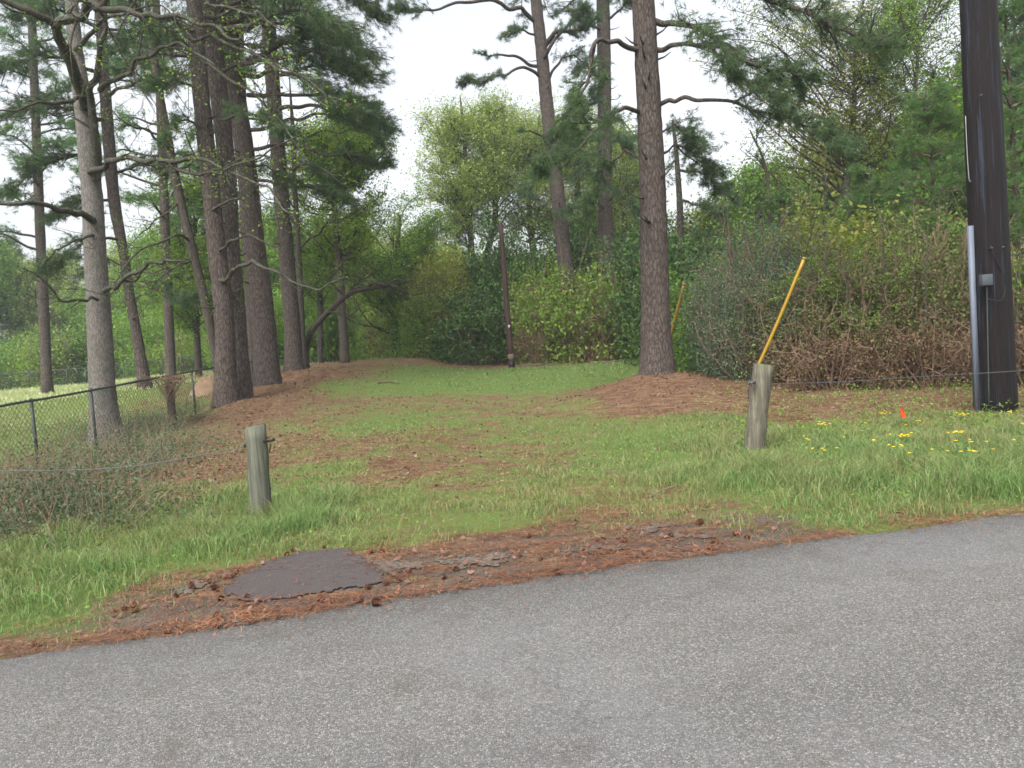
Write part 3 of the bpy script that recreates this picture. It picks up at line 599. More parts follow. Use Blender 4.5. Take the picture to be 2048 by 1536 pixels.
for P, r, tw, sp, st in [
    (px((440, 20, 22.4), (520, -20, 22), (610, 10, 21.5), (700, 90, 21)), .08, 60, 1.6, .4),
    (px((448, 140, 22.4), (520, 120, 22), (590, 150, 21.5), (680, 200, 21), (740, 230, 21)), .07, 56, 1.4, .4),
    (px((450, 220, 22.4), (520, 240, 23), (600, 270, 23)), .05, 30, 1.2, .3), (px((460, 330, 22.4), (530, 330, 23.5), (590, 370, 24)), .05, 26, 1.1, .3)]:
    bough(T.B, T.C, P, r, tw, sp, st)
T.crown(10, 23, 26, 3.6, 1.3, 20); T.stubs(3, 9, 8); T.done()
T = Tree('pine_tree', 'thick leaning pine third along the fence, wider than its right neighbour', [(534, 768, 56, 25), (531, 700, 46, 25), (522, 600, 46, 25), (506, 484, 44, 25), (494, 342, 38, 25), (466, 137, 32, 25), (452, -10, 30, 25)], 26, n=18, flare=.12)
for P, r, tw, sp, st in [
    (px((490, 120, 25), (560, 90, 24), (640, 60, 23.5), (730, 110, 23)), .09, 90, 1.8, .4),
    (px((492, 60, 25), (580, 10, 24), (680, -20, 23.5), (760, 30, 23)), .09, 90, 1.8, .4),
    (px((495, 190, 25), (570, 190, 24), (660, 185, 23.5), (750, 215, 23.5)), .08, 60, 1.4, .45),
    (px((488, 150, 25), (560, 150, 24), (640, 130, 23.5), (740, 150, 23)), .08, 90, 1.8, .4), (px((500, 260, 25), (600, 240, 24), (700, 230, 23.5), (770, 250, 23)), .07, 70, 1.5, .4), (px((480, 30, 25), (560, -30, 24), (660, -60, 23), (760, -40, 22.5)), .08, 90, 1.9, .4),
    (px((500, 300, 25), (580, 290, 24.6), (680, 310, 24.4), (780, 325, 24)), .07, 40, 1.2, .5),
    (px((505, 360, 25), (580, 360, 24.6), (650, 380, 24), (700, 400, 24)), .06, 30, 1.1, .4)]:
    bough(T.B, T.C, P, r, tw, sp, st)
T.crown(11, 25, 28, 4.2, 1.5, 20); T.stubs(3, 10, 10); T.done()
T = Tree('pine_tree', 'slimmer reddish pine fourth along the fence at the far end of the row', [(588, 742, 36, 29), (585, 660, 32, 29), (577, 560, 31, 29), (562, 380, 30, 29), (548, 200, 28, 29), (535, 20, 27, 29)], 25, n=14)
for P, r, tw, sp, st in [(px((552, 220, 29), (620, 210, 28), (700, 240, 27.5), (770, 290, 27)), .09, 50, 1.6, .35), (px((545, 120, 29), (620, 100, 28), (720, 150, 27)), .09, 60, 1.8, .3), (px((560, 330, 29), (620, 330, 28), (680, 370, 28)), .06, 30, 1.4, .3)]:
    bough(T.B, T.C, P, r, tw, sp, st, per=18, L=.21, Wd=.022)
T.crown(13, 25, 22, 4.0, 1.5, 18, per=14, L=.2, Wd=.02); T.stubs(4, 11, 8); T.done()
T = Tree('young_hardwood', 'thin grey trunk beside the fourth pine with fresh green leaves', [(606, 735, 15, 31), (603, 640, 13, 31), (598, 520, 12, 31), (590, 380, 10, 31), (585, 250, 8, 31)], 13, 'far_bark', 8)
for P, r in [(px((600, 600, 31), (640, 560, 30), (680, 540, 29.5)), .04), (px((598, 500, 31), (650, 450, 30), (720, 420, 29)), .05), (px((592, 420, 31), (560, 370, 30.5), (530, 340, 30)), .04), (px((590, 380, 31), (640, 330, 30), (700, 280, 29.5)), .05), (px((588, 300, 31), (650, 260, 31), (720, 260, 31)), .05)]:
    twiggy(T.B, T.C, P, r, 14, 5, 1.5, .2, 9, .085)
T.done('leaf_bright', 'far_bark')

# thin leaning trunk left of the pair
T = Tree('leaning_hardwood', 'slender trunk leaning left out of the foot of the paired pines', [(446, 800, 20, 22.9), (436, 740, 18, 22.9), (418, 640, 18, 22.9), (390, 520, 18, 22.9), (360, 400, 18, 22.9), (338, 290, 17, 22.9), (318, 180, 15, 22.9), (300, 60, 12, 22.9)], 13, 'far_bark', 10, .2)
for P, r in [(px((415, 640, 22.9), (440, 600, 22.5), (470, 590, 22)), .03), (px((340, 305, 22.9), (300, 262, 22.3), (260, 250, 21.8), (215, 215, 21.5)), .05), (px((380, 480, 22.9), (350, 470, 22), (280, 500, 21), (235, 560, 20.5), (215, 580, 20)), .05),
             (px((385, 520, 22.9), (350, 535, 22.3), (300, 565, 22), (262, 560, 21.8)), .04), (px((362, 400, 22.9), (310, 440, 22), (270, 480, 22), (250, 500, 22)), .03), (px((350, 340, 22.9), (420, 310, 23.2), (480, 330, 23.5)), .04)]:
    twiggy(T.B, T.C, P, r, 12, 5, 1.2, .2, 4, .05)
T.done('leaf_bright', 'limb')

# pine behind the fence, left
T = Tree('pine_tree', 'crooked pine standing in the field behind the chain link fence', [(292, 785, 28, 27), (284, 735, 23, 27), (272, 660, 19, 27), (259, 590, 19, 27), (246, 500, 18, 27), (228, 400, 22, 27), (216, 260, 22, 27), (205, 100, 20, 27), (200, 0, 19, 27)], 23, n=14)
for P, r, tw, sp, st in [
    (px((214, 240, 27), (160, 220, 26), (90, 210, 25), (20, 225, 24)), .08, 60, 1.7, .2), (px((210, 160, 27), (150, 120, 26), (70, 110, 25), (0, 130, 24.5)), .08, 70, 1.8, .2),
    (px((220, 330, 27), (150, 310, 26), (80, 330, 25.5), (20, 380, 25)), .08, 60, 1.6, .2), (px((225, 400, 27), (160, 400, 26.5), (100, 440, 26)), .06, 40, 1.4, .2),
    (px((240, 480, 27), (190, 470, 26), (130, 510, 25.6), (90, 545, 25.5)), .06, 46, 1.4, .2), (px((212, 200, 27), (280, 160, 26), (340, 150, 25.5)), .07, 46, 1.6, .2),
    (px((205, 80, 27), (280, 60, 27), (360, 80, 27)), .07, 46, 1.6, .2), (px((222, 350, 27), (280, 330, 27.5), (340, 340, 28)), .06, 34, 1.4, .2), (px((205, 60, 27), (120, 20, 26), (30, 30, 25)), .08, 60, 1.8, .2),
    (px((250, 560, 27), (300, 575, 26.5), (360, 600, 26.3), (400, 590, 26)), .05, 36, 1.2, .3), (px((246, 530, 27), (220, 520, 27), (180, 540, 26.5)), .04, 26, 1.1, .3)]:
    bough(T.B, T.C, P, r, tw, sp, st, per=18, L=.21, Wd=.022)
T.crown(13, 23, 20, 4, 1.5, 18, per=14, L=.2, Wd=.02)
for P in [px((262, 640, 27), (285, 620, 26.5), (290, 650, 26.2)), px((268, 600, 27), (290, 590, 26.5), (315, 560, 26))]: twiggy(T.B, T.C, P, .03, 6, 3, .6, .2)
T.done()

for a_, Y_, lab in [(90, 38, 'distant pine with hanging boughs at the far left behind the field'), (340, 36, 'pine behind the slender leaning trunk, thick boughs overhead'), (505, 36, 'pine seen between the paired pines and the third pine')]:
    g0 = at(a_, 745, Y_); T = Tree('pine_tree', lab, [(a_, 745, 20, Y_), (a_-8, 500, 18, Y_), (a_-18, 250, 16, Y_), (a_-28, 0, 14, Y_)], 21, n=10)
    T.crown(T.base[2]+7, 21, {90: 22, 340: 18, 505: 16}[a_], 3.8, 1.6, 20, per=14, L=.26, Wd=.028); T.done('needle_bright')
# --- near sweetgum on the left with bare spreading limbs
T = Tree('sweetgum_tree', 'grey barked leafing tree nearest the road on the left, forked with long bare limbs', [(216, 898, 76, 16.8), (211, 850, 58, 16.8), (205, 785, 49, 16.8), (199, 650, 45, 16.8), (190, 500, 40, 16.8), (185, 400, 38, 16.8), (178, 330, 36, 16.8), (165, 200, 32, 16.8), (150, 90, 26, 16.8), (140, -40, 22, 16.8)], 17, 'gum_bark', 24, .1)
tips = []
for P, r, n1, n2, sp, sag in [
    (px((192, 360, 16.6), (188, 260, 16.2), (182, 200, 16), (195, 140, 15.6), (212, 60, 15.2), (215, -20, 15)), .12, 6, 3, 1.0, 0),
    (px((170, 215, 16.7), (150, 150, 15.8), (122, 85, 15), (108, 48, 14.6), (60, 22, 14.2), (0, -2, 14), (-60, -30, 14)), .13, 5, 3, 1.0, 0),
    (px((115, 50, 14.6), (150, 35, 14), (190, 12, 13.4), (260, 22, 13), (320, 35, 12.6), (400, 50, 12.2), (480, 80, 11.8)), .09, 16, 5, 1.1, .3),
    (px((200, 180, 15.8), (230, 160, 14.8), (270, 120, 14), (320, 95, 13.2), (380, 100, 12.6), (430, 130, 12)), .06, 14, 5, 1.2, .35),
    (px((180, 345, 16.6), (215, 322, 15.6), (270, 318, 14.6), (330, 322, 13.8), (400, 318, 13.2), (440, 335, 12.8), (520, 370, 12.2), (590, 430, 11.8)), .065, 20, 5, 1.0, .3),
    (px((330, 322, 13.8), (400, 350, 13.2), (450, 340, 12.6), (540, 300, 12), (620, 265, 11.6)), .035, 10, 4, .8, .3),
    (px((360, 60, 12.6), (440, 80, 12.2), (530, 120, 11.6), (640, 180, 11), (700, 210, 10.8)), .035, 16, 5, .9, .3),
    (px((340, 95, 13), (420, 130, 12.4), (500, 180, 12), (560, 240, 11.6), (620, 330, 11.4)), .035, 16, 5, .9, .3),
    (px((185, 440, 16.6), (150, 428, 15.8), (100, 412, 15), (40, 408, 14.4), (-40, 415, 14)), .085, 5, 3, .7, .1),
    (px((180, 210, 16.5), (120, 205, 15.5), (60, 210, 14.8), (-20, 225, 14.2)), .05, 10, 4, .9, .1),
    (px((196, 600, 16.5), (165, 600, 16), (120, 600, 15.6), (80, 555, 15.2), (45, 535, 15)), .04, 10, 4, .6, .1),
    (px((208, 582, 16.6), (240, 565, 16), (290, 535, 15.4), (330, 520, 15), (370, 522, 14.8)), .06, 8, 4, .8, .1),
    (px((250, 560, 16), (300, 545, 15.8), (330, 540, 15.4)), .03, 6, 3, .6, .1),
    (px((186, 470, 16.6), (150, 480, 16), (110, 500, 15.6), (85, 530, 15.2)), .035, 8, 4, .6, .1),
    (px((150, 100, 16.7), (190, 60, 16), (240, 30, 15.5), (300, -20, 15)), .06, 8, 4, 1.1, .1),
    (px((190, 20, 13.4), (240, -30, 13), (330, -40, 12.6), (420, 10, 12.2), (520, 30, 11.6), (560, 60, 11.2)), .05, 14, 5, 1.2, .3)]:
    tp = [] if sag >= .3 else None
    twiggy(T.B, T.C, P, r, n1, n2, sp, .12, 0, .05, .6, tp, sag)
    if tp: tips += tp
tips = np.array(tips)
sel = rng.choice(len(tips), int(len(tips)*.8), False)
LC = np.repeat(tips[sel], 4, 0); leaves(T.C, LC+.07*rng.normal(size=LC.shape), .05)
for i in range(8):
    p, r = T.node(rng.uniform(11, 17)); a = rng.random()*6.28; e = p+np.array([math.cos(a), math.sin(a), .7])*3
    twiggy(T.B, T.C, [p, (p+e)/2+[0, 0, .2], e], .06, 10, 4, 1.2, .2, 3, .05)
T.done('leaf_bright', 'limb')
bb = Buf(); th = np.linspace(0, math.pi, 6)
sp_ = []; 
for i in range(40):
    d = rv(); s = nrm(np.cross(d, rv()))*.006; s2 = np.cross(d, s)
    bb.tris(np.array([d*.012+s, d*.012-s*.5+s2, d*.012-s*.5-s2, d*.024]), [[0, 1, 3], [1, 2, 3], [2, 0, 3]])
tube(bb, np.array([[0, 0, -.016], [0, 0, -.008], [0, 0, .008], [0, 0, .016]]), [.006, .016, .016, .006], 8)
tube(bb, np.array([[0, 0, .014], [.004, 0, .05]]), .0015, 3)
MT['seedball'] = plain('seed_ball_brown', (84, 58, 44), .9)
ball = bb.build('seed_ball', MT['seedball'], T.root)
sel = rng.choice(len(tips), 46, False)
for i, k in enumerate(sel):
    o = ball if i == 0 else ball.copy()
    if i: COL.objects.link(o); o.parent = T.root
    o.location = tuple(tips[k]-T.base-[0, 0, .05]); o.rotation_euler = (rng.random(), rng.random(), rng.random()*6)

# bent dead tree leaning to the right at the end of the row
T = Tree('bent_tree', 'dark bare trunk arching over to the right at the far end of the fence', [(612, 730, 14, 30), (612, 700, 12, 30), (622, 665, 12, 29.6), (655, 625, 12, 29.2), (695, 590, 12, 28.8), (725, 578, 11, 28.4), (790, 570, 7, 28)], None, 'far_bark', 8, .15)
for P, r in [(px((700, 588, 28.8), (720, 560, 28), (760, 540, 27.6)), .05), (px((730, 577, 28.4), (790, 560, 27.6), (850, 572, 27)), .05), (px((690, 592, 28.8), (660, 560, 28), (700, 510, 27.6)), .04), (px((780, 571, 28), (830, 590, 27.6), (870, 585, 27.4)), .03), (px((655, 625, 29), (700, 630, 28.6), (730, 610, 28)), .03)]:
    twiggy(T.B, T.C, P, r, 16, 4, 1.2, .1, 1, .05)
T.done('leaf_olive', 'far_bark')

# --- broadleaf trees: limbs run to random points in the crown, twigs and leaf clumps round them
def broadleaf(T, blobs, ls=.09, per=10, fork=None, spr=.42):
    for cen, rad, nl, nt_ in blobs:
        cen = np.array(cen); rad = np.array(rad)
        for i in range(nl):
            e = cen+rad*nrm(rng.normal(size=3))*(.45+.55*rng.random()**.5); zf = max(T.S[0][2]+1.5, min(e[2]-(.2+.5*rng.random())*np.linalg.norm((e-T.S[-1])[:2])-.5, T.S[-1][2]))
            p, r = T.node(zf); q = p+(e-p)*.5+np.array([0, 0, .1*rng.normal()*np.linalg.norm(e-p)])+.08*np.linalg.norm(e-p)*rng.normal(size=3)
            S = smooth_path([p, q, e], 6); tube(T.B, S, np.linspace(max(.02, r*.3), .012, len(S)), 5, False); LC = []
            for j in range(nt_):
                k = rng.integers(int(len(S)*.45), len(S)); a = S[k]; l = (.5+.9*rng.random())*rad.mean()*.34; d = nrm(rv()+np.array([0, 0, .3])); f_ = a+d*l
                tube(T.B, np.array([a, (a+f_)/2+.1*l*rng.normal(size=3), f_]), [.014, .009, .005], 3, False)
                LC.append(f_+(a-f_)*(.6*rng.random((per, 1))**1.5)+spr*l*.6*rng.normal(size=(per, 3))*[1, 1, .7])
            leaves(T.C, np.vstack(LC), ls)
def ptree(name, label, pts, crown, fol, ls=.12, per=26, bark='far_bark', cat='tree', n=8):
    T = Tree(name, label, pts, None, bark, n, .2, cat=cat)
    broadleaf(T, [(at(a, b, Y), (rx, ry, rz), nl, nt_) for a, b, Y, rx, ry, rz, nl, nt_ in crown], ls, per)
    return T.done(fol, 'far_bark')
ptree('sweetgum_tree', 'slim trunked pale green tree rising left of the short brown pole', [(955, 715, 14, 46), (947, 560, 13, 46), (942, 480, 12, 46), (934, 350, 9, 46), (925, 240, 6, 46), (920, 190, 2, 46)],
      [(905, 320, 46, 3.0, 2.9, 3.2, 36, 26), (885, 400, 46, 2.6, 2.6, 2.4, 20, 22)], 'leaf_pale')
ptree('sweetgum_tree', 'forked pale green tree directly behind the short brown pole', [(985, 715, 16, 48), (965, 560, 14, 48), (990, 440, 12, 48), (985, 330, 9, 48), (980, 240, 5, 48)],
      [(975, 285, 48, 3.0, 3.0, 2.8, 36, 26), (1010, 400, 48, 3.0, 3.0, 2.6, 20, 20)], 'leaf_pale')
ptree('sweetgum_tree', 'rounded pale green tree behind the leaning middle pine', [(1075, 715, 16, 50), (1070, 560, 14, 50), (1060, 440, 12, 50), (1050, 330, 8, 50)],
      [(1050, 290, 50, 3.4, 3.2, 3.0, 46, 28), (1080, 400, 50, 3.6, 3, 2.4, 26, 22)], 'leaf_pale')
ptree('oak_tree', 'yellow green tree filling the gap between the two tall middle pines', [(1165, 715, 16, 52), (1160, 560, 14, 52), (1155, 440, 12, 52), (1155, 330, 8, 52)],
      [(1160, 280, 52, 3.2, 3, 2.8, 46, 26), (1160, 400, 52, 3.6, 3, 3, 26, 24)], 'leaf_pale')
ptree('oak_tree', 'olive green tree between the straight middle pine and the big near pine', [(1255, 715, 14, 50), (1250, 560, 12, 50), (1250, 400, 9, 50)],
      [(1250, 340, 50, 2.4, 2.4, 3.6, 34, 24)], 'leaf_pale')
ptree('hardwood_tree', 'bright green tree crown standing out behind the dark fence row pines', [(690, 725, 18, 36), (680, 560, 16, 36), (670, 430, 12, 36), (668, 320, 9, 36)],
      [(690, 290, 36, 2.4, 2.2, 1.7, 36, 28), (620, 330, 36, 2.2, 2.2, 1.8, 20, 22), (700, 410, 36, 2.6, 2.4, 1.6, 24, 22)], 'leaf_bright', .11)
ptree('hardwood_tree', 'mid green tree low between the fence row and the middle clearing sky', [(790, 722, 14, 44), (790, 600, 13, 44), (795, 500, 10, 44), (800, 430, 7, 44)],
      [(790, 470, 44, 2.8, 2.6, 2.4, 26, 24), (740, 540, 42, 2.6, 2.4, 1.6, 20, 22)], 'leaf_mid', .12)
ptree('hardwood_tree', 'small green tree under the dark boughs behind the fourth pine', [(640, 722, 12, 40), (640, 600, 11, 40), (630, 480, 8, 40)],
      [(620, 480, 40, 2.6, 2.4, 2.6, 28, 24), (690, 520, 40, 2.2, 2.2, 1.4, 14, 20)], 'leaf_mid', .12)
ptree('hardwood_tree', 'light green leafing tree seen behind the paired pines and thin leaning trunk', [(395, 735, 14, 38), (392, 600, 12, 38), (390, 450, 8, 38)],
      [(380, 560, 38, 2.6, 2.6, 2.2, 24, 24), (395, 430, 38, 2.4, 2.4, 2.8, 28, 24)], 'leaf_bright', .12)
ptree('oak_tree', 'vase shaped leafing oak against the sky at right of the big pine', [(1694, 740, 26, 30), (1692, 500, 22, 30), (1691, 380, 18, 30), (1700, 310, 14, 30), (1708, 200, 10, 30), (1712, 90, 7, 30)],
      [(1640, 190, 29, 3.2, 2.6, 2.6, 22, 22), (1780, 190, 30, 2.4, 2.6, 3.2, 20, 20), (1700, 60, 30, 4.2, 3, 1.8, 34, 26), (1560, 260, 29, 1.6, 1.8, 2.2, 10, 14), (1490, 110, 30, 2.2, 2.2, 2.4, 16, 16)], 'leaf_olive', .09, 13)
ptree('oak_tree', 'taller airy green tree right of the vase shaped oak, near the utility pole', [(1800, 740, 18, 28), (1800, 500, 16, 28), (1815, 330, 12, 28), (1830, 180, 8, 28), (1840, 60, 5, 28)],
      [(1850, 80, 28, 2.8, 2.6, 2.6, 28, 24), (1830, 260, 28, 2.0, 2.2, 2.0, 14, 14)], 'leaf_mid', .09, 16)
ptree('young_hardwood', 'thin saplings with sparse fresh leaves against white sky beside the oak', [(1548, 740, 9, 26), (1540, 480, 8, 26), (1532, 340, 6, 26), (1500, 260, 3, 26)],
      [(1540, 320, 26, 1.0, 1.0, 1.6, 10, 8)], 'leaf_mid', .06, 5)

# dark spreading pine behind, right of the big pine; young pines at right edge
T = Tree('pine_tree', 'dark spreading pine crown low behind the big near pine at its right', [(1362, 715, 16, 30), (1362, 560, 15, 30), (1360, 420, 13, 30), (1352, 300, 9, 30), (1345, 240, 5, 30)], None, n=8)
for P, r, tw, sp, st in [(px((1355, 290, 30), (1390, 300, 29.5), (1430, 350, 29)), .05, 46, 1.2, .1), (px((1358, 340, 30), (1410, 350, 29), (1470, 400, 28.6)), .06, 50, 1.2, .1), (px((1350, 270, 30), (1370, 260, 29), (1390, 290, 28)), .04, 30, 1, .1),
    (px((1360, 400, 30), (1400, 410, 29), (1450, 440, 28.6)), .05, 40, 1.2, .1), (px((1350, 320, 30), (1320, 350, 29), (1290, 400, 29)), .05, 40, 1.2, .1), (px((1362, 450, 30), (1410, 470, 29), (1460, 500, 29)), .05, 40, 1.2, .1), (px((1362, 500, 30), (1330, 520, 29), (1300, 560, 29)), .05, 34, 1.2, .1)]:
    bough(T.B, T.C, P, r, tw, sp, st, per=15, L=.2, Wd=.02)
T.done()
YP = []
for lab, (bx, Y, topy, wd, n) in {'bushy young pine with bright needles left of the dark utility pole': (1880, 21, 170, 2.2, 60), 'tall young pine with bright needles at the right edge behind the utility pole': (2040, 19.5, -60, 2.2, 64),
      'young pine standing second left of the utility pole in the thicket': (1760, 23, 330, 1.8, 40), 'shorter young pine half hidden between the oak trunk and the grey shrub': (1580, 25, 390, 1.5, 34)}.items():
    P0 = ground_at(bx, 760); q = at(bx, 740, Y); top = at(bx-10, topy, Y)[2]; base = gp(q[0], q[1]); T = Buf(); B = Buf(); C = Buf()
    S, R = trunk(T, np.array([base-[0, 0, .1], base+[.05, 0, (top-base[2])*.5], base+[0, .05, top-base[2]]]), [.2, .14, .03], 8)
    root = empty('young_pine', base, lab, 'tree')
    for i in range(n):
        f_ = .12+.88*(i+rng.random())/n; k = min(int(f_*(len(S)-1)), len(S)-1); p = S[k]; a = rng.random()*6.283; l = wd*(1.12-f_)*(.7+.5*rng.random())
        d = np.array([math.cos(a), math.sin(a), .35]); bough(B, C, [p, p+d*l*.5, p+d*l], .03, 14, .8, .15, per=14, L=.19, Wd=.015, ntuft=4)
    T.build('trunk', MT['pine_bark'], root, base, True); B.build('branches', MT['twig'], root, base, True); C.build('crown', MT['needle_bright'], root, base)

# ---------------------------------------------------------------- shrubs and thicket
def shrub(fol, stemmat, R, H, nst, nl, ls, clump=70, arch=.6, top=1.0, low=.05, name='shrub'):
    """prototype at the origin: arching stems and leaf clumps"""
    St, Lf = Buf(), Buf(); ends = []
    for i in range(nst):
        a = rng.random()*6.283; r = R*rng.random()**.5; h = H*(.35+.65*rng.random())*(1-.35*(r/R)**2)*(1.35 if rng.random() < .1 else 1)
        p0 = np.array([math.cos(a)*r*.45, math.sin(a)*r*.45, -.05]); e = np.array([math.cos(a)*r, math.sin(a)*r, h])+.1*R*rng.normal(size=3)
        q = (p0+e)/2+np.array([0, 0, arch*h*.3])+.12*R*rng.normal(size=3); S = smooth_path([p0, q, e], 4); tube(St, S, np.linspace(.018+.004*H, .005, len(S)), 4, False)
        ends += [S[-1], S[-3], S[-5]]
        for j in range(5):
            k = rng.integers(2, len(S)); d = rv(); l = .3*R*rng.random()+.15; f_ = S[k]+d*l; tube(St, np.array([S[k], (S[k]+f_)/2+.08*l*rng.normal(size=3), f_]), [.008, .006, .003], 3, False); ends.append(f_)
    ends = np.array(ends); ends = ends[ends[:, 2] > low*H]
    cl = ends[rng.integers(0, len(ends), nl//clump)]; ns = len(cl)//3; sh_ = nrm(rng.normal(size=(ns, 3))); sh_[:, 2] = np.abs(sh_[:, 2])
    cl[:ns] = sh_*np.array([R, R, H*.85])*(.7+.35*rng.random((ns, 1))); cl = cl[(lumps(cl[:, 0]*2/R, cl[:, 1]*2/R+cl[:, 2]*2.2/R, 1.4) > .33) | (rng.random(len(cl)) < .35)]; C = np.repeat(cl, clump, 0); s = R*.10+.05
    C = C+s*rng.normal(size=C.shape)*np.array([1.2, 1.2, .7]); C[:, 2] = np.abs(C[:, 2])+.03
    leaves(Lf, C, ls)
    root = empty(name, (0, 0, 0), 'x', 'shrub')
    St.build('stems', MT[stemmat], root, smooth=True); Lf.build('foliage', MT[fol], root)
    return root
PR = {
 'dark': shrub('leaf_dark', 'twig', 2.4, 5.0, 70, 34000, .12, 45), 'dark2': shrub('leaf_dark', 'brown_twig', 2.2, 3.6, 70, 24000, .11, 45),
 'bright': shrub('leaf_bright', 'brown_twig', 2.0, 3.2, 140, 13000, .1, 26), 'mid': shrub('leaf_mid', 'twig', 2.2, 4.0, 80, 24000, .11, 40),
 'grey': shrub('leaf_grey', 'twig', 1.6, 3.0, 150, 30000, .045, 60, .3), 'tangle': shrub('leaf_dull', 'brown_twig', 1.7, 3.2, 170, 14000, .066, 24, .9),
 'brown': shrub('leaf_brown', 'brown_twig', 1.5, 1.6, 110, 8000, .055, 24, .8), 'olive': shrub('leaf_olive', 'twig', 2.4, 4.2, 90, 22000, .11, 40)}
USED = set()
def place(kind, bx, Y, sca, label, group=None, rz=None, name=None, xyz=None):
    q = at(bx, 740, Y) if xyz is None else xyz; loc = gp(q[0], q[1], -.03); rz = rng.random()*6.28 if rz is None else rz
    if kind not in USED:
        USED.add(kind); o = PR[kind]; o.location = tuple(map(float, loc)); o.rotation_euler = (0, 0, rz); o.scale = (sca,)*3 if np.isscalar(sca) else sca
    else: o = dup(PR[kind], loc, rz, sca)
    o['label'] = label; o.scale.z *= rng.uniform(.85, 1.25)
    if group: o['group'] = group
    return o
# hedge behind the short pole
G1 = 'shrubs of the hedge behind the clearing'
for k, bx, Y, s, l in [
 ('olive', 900, 41, .95, 'olive green rounded shrub at the left end of the tall hedge'),
 ('dark2', 960, 38.5, 1.0, 'dark low shrub just left of the short brown pole'),
 ('dark', 1010, 41.5, .95, 'tall dark shrub directly behind the short brown pole'),
 ('dark', 1090, 41, 1.05, 'tallest dark shrub of the hedge, under the leaning middle pine'),
 ('bright', 1110, 37.5, 1.1, 'yellow green honeysuckle mound right of the short brown pole'),
 ('bright', 1180, 36.5, 1.25, 'bright yellow green honeysuckle mound in the hedge middle'),
 ('dark', 1185, 41, 1.0, 'dark shrub rising behind the bright honeysuckle mounds'),
 ('bright', 1245, 37, 1.2, 'bright green mound beside the big near pine trunk'),
 ('brown', 1215, 35.6, 1.1, 'brown twiggy brush at the foot of the bright mounds'),
 ('brown', 1080, 36.6, .9, 'brown twiggy brush just right of the short brown pole'),
 ('dark', 1262, 41, 1.0, 'dark shrub behind the big near pine trunk'),
 ('dark', 1350, 34, 1.1, 'dark shrub in the shadowy gap right of the big pine'),
 ('dark2', 1375, 28, .9, 'low dark shrub behind the second yellow guard'),
 ('mid', 850, 44, 1.2, 'mid green shrub where the hedge bends away'),
 ('olive', 800, 53, 1.1, 'olive green shrub at the back of the grassy lane'),
 ('mid', 868, 40.5, .8, 'small green bush at the left foot of the hedge'),
 ('mid', 750, 60, 1.1, 'green shrub closing the end of the grassy lane'),
 ('olive', 700, 62, 1.2, 'olive shrub at the far end of the lane, left side'),
 ('mid', 655, 48, 1.1, 'green shrub beyond the bent dark tree'),
 ('dark2', 775, 55, .8, 'small dark shrub in front of the lane end'),
 ('olive', 930, 47, 1.0, 'olive shrub rising behind the left part of the hedge'),
 ('mid', 1130, 47, 1.25, 'tall mid green shrub behind the hedge top'),
 ('mid', 1040, 47, 1.1, 'mid green shrub behind the short brown pole top')]: place(k, bx, Y, (s, s, s*1.35), l, G1)
G2 = 'brush of the roadside thicket'
for k, bx, Y, s, l in [
 ('grey', 1512, 18.8, .92, 'feathery grey green shrub at the left end of the thicket'),
 ('grey', 1478, 23, .9, 'smaller grey green shrub behind the feathery one'),
 ('grey', 1530, 20, 1.25, 'tall grey green shrub behind the wooden post'),
 ('tangle', 1600, 18.3, 1.0, 'brown tangled bush right of the first yellow guard'),
 ('tangle', 1680, 18.6, 1.05, 'dense brown tangled bush in the middle of the thicket'),
 ('tangle', 1775, 18, 1.0, 'tangled bush with pale stems left of the utility pole'),
 ('brown', 1640, 17.4, .9, 'low reddish brown brush below the tangled bushes'),
 ('brown', 1740, 17.3, .9, 'low brown brush in front of the pale stems'),
 ('brown', 1860, 17, 1.0, 'rusty brown brush just left of the utility pole'),
 ('tangle', 1870, 18.4, 1.15, 'twiggy bush rising left of the utility pole'),
 ('mid', 1900, 20.5, .9, 'green leafy shrub behind the utility pole left side'),
 ('tangle', 1975, 18, 1.1, 'twiggy bush directly behind the utility pole'),
 ('brown', 2040, 16.6, 1.2, 'brown brush at the right edge beyond the utility pole'),
 ('tangle', 2080, 18, 1.2, 'tall twiggy bush at the right edge'),
 ('olive', 1620, 21.8, 1.0, 'olive shrub behind the brown tangles'),
 ('mid', 1700, 22.3, 1.0, 'green shrub under the vase shaped oak'),
 ('olive', 1800, 22, 1.05, 'olive shrub behind the pale stems'),
 ('mid', 1480, 24, 1.05, 'green shrub behind the feathery grey shrub'),
 ('dark', 1560, 26.5, 1.0, 'dark shrub deep in the thicket behind the first yellow guard'),
 ('dark', 1660, 27, 1.0, 'dark shrub deep in the thicket left of the oak trunk'),
 ('dark', 1760, 27, 1.1, 'dark shrub deep in the thicket right of the oak trunk'),
 ('dark', 1430, 29, .9, 'dark shrub deep behind the big pine at its right'),
 ('dark', 1870, 26, 1.2, 'dark tall shrub deep behind the bushy young pine'),
 ('dark', 1980, 25, 1.3, 'dark tall shrub deep behind the utility pole'),
 ('dark', 2090, 24, 1.3, 'dark tall shrub at the right edge, deep in the thicket')]: place(k, bx, Y, s, l, G2)
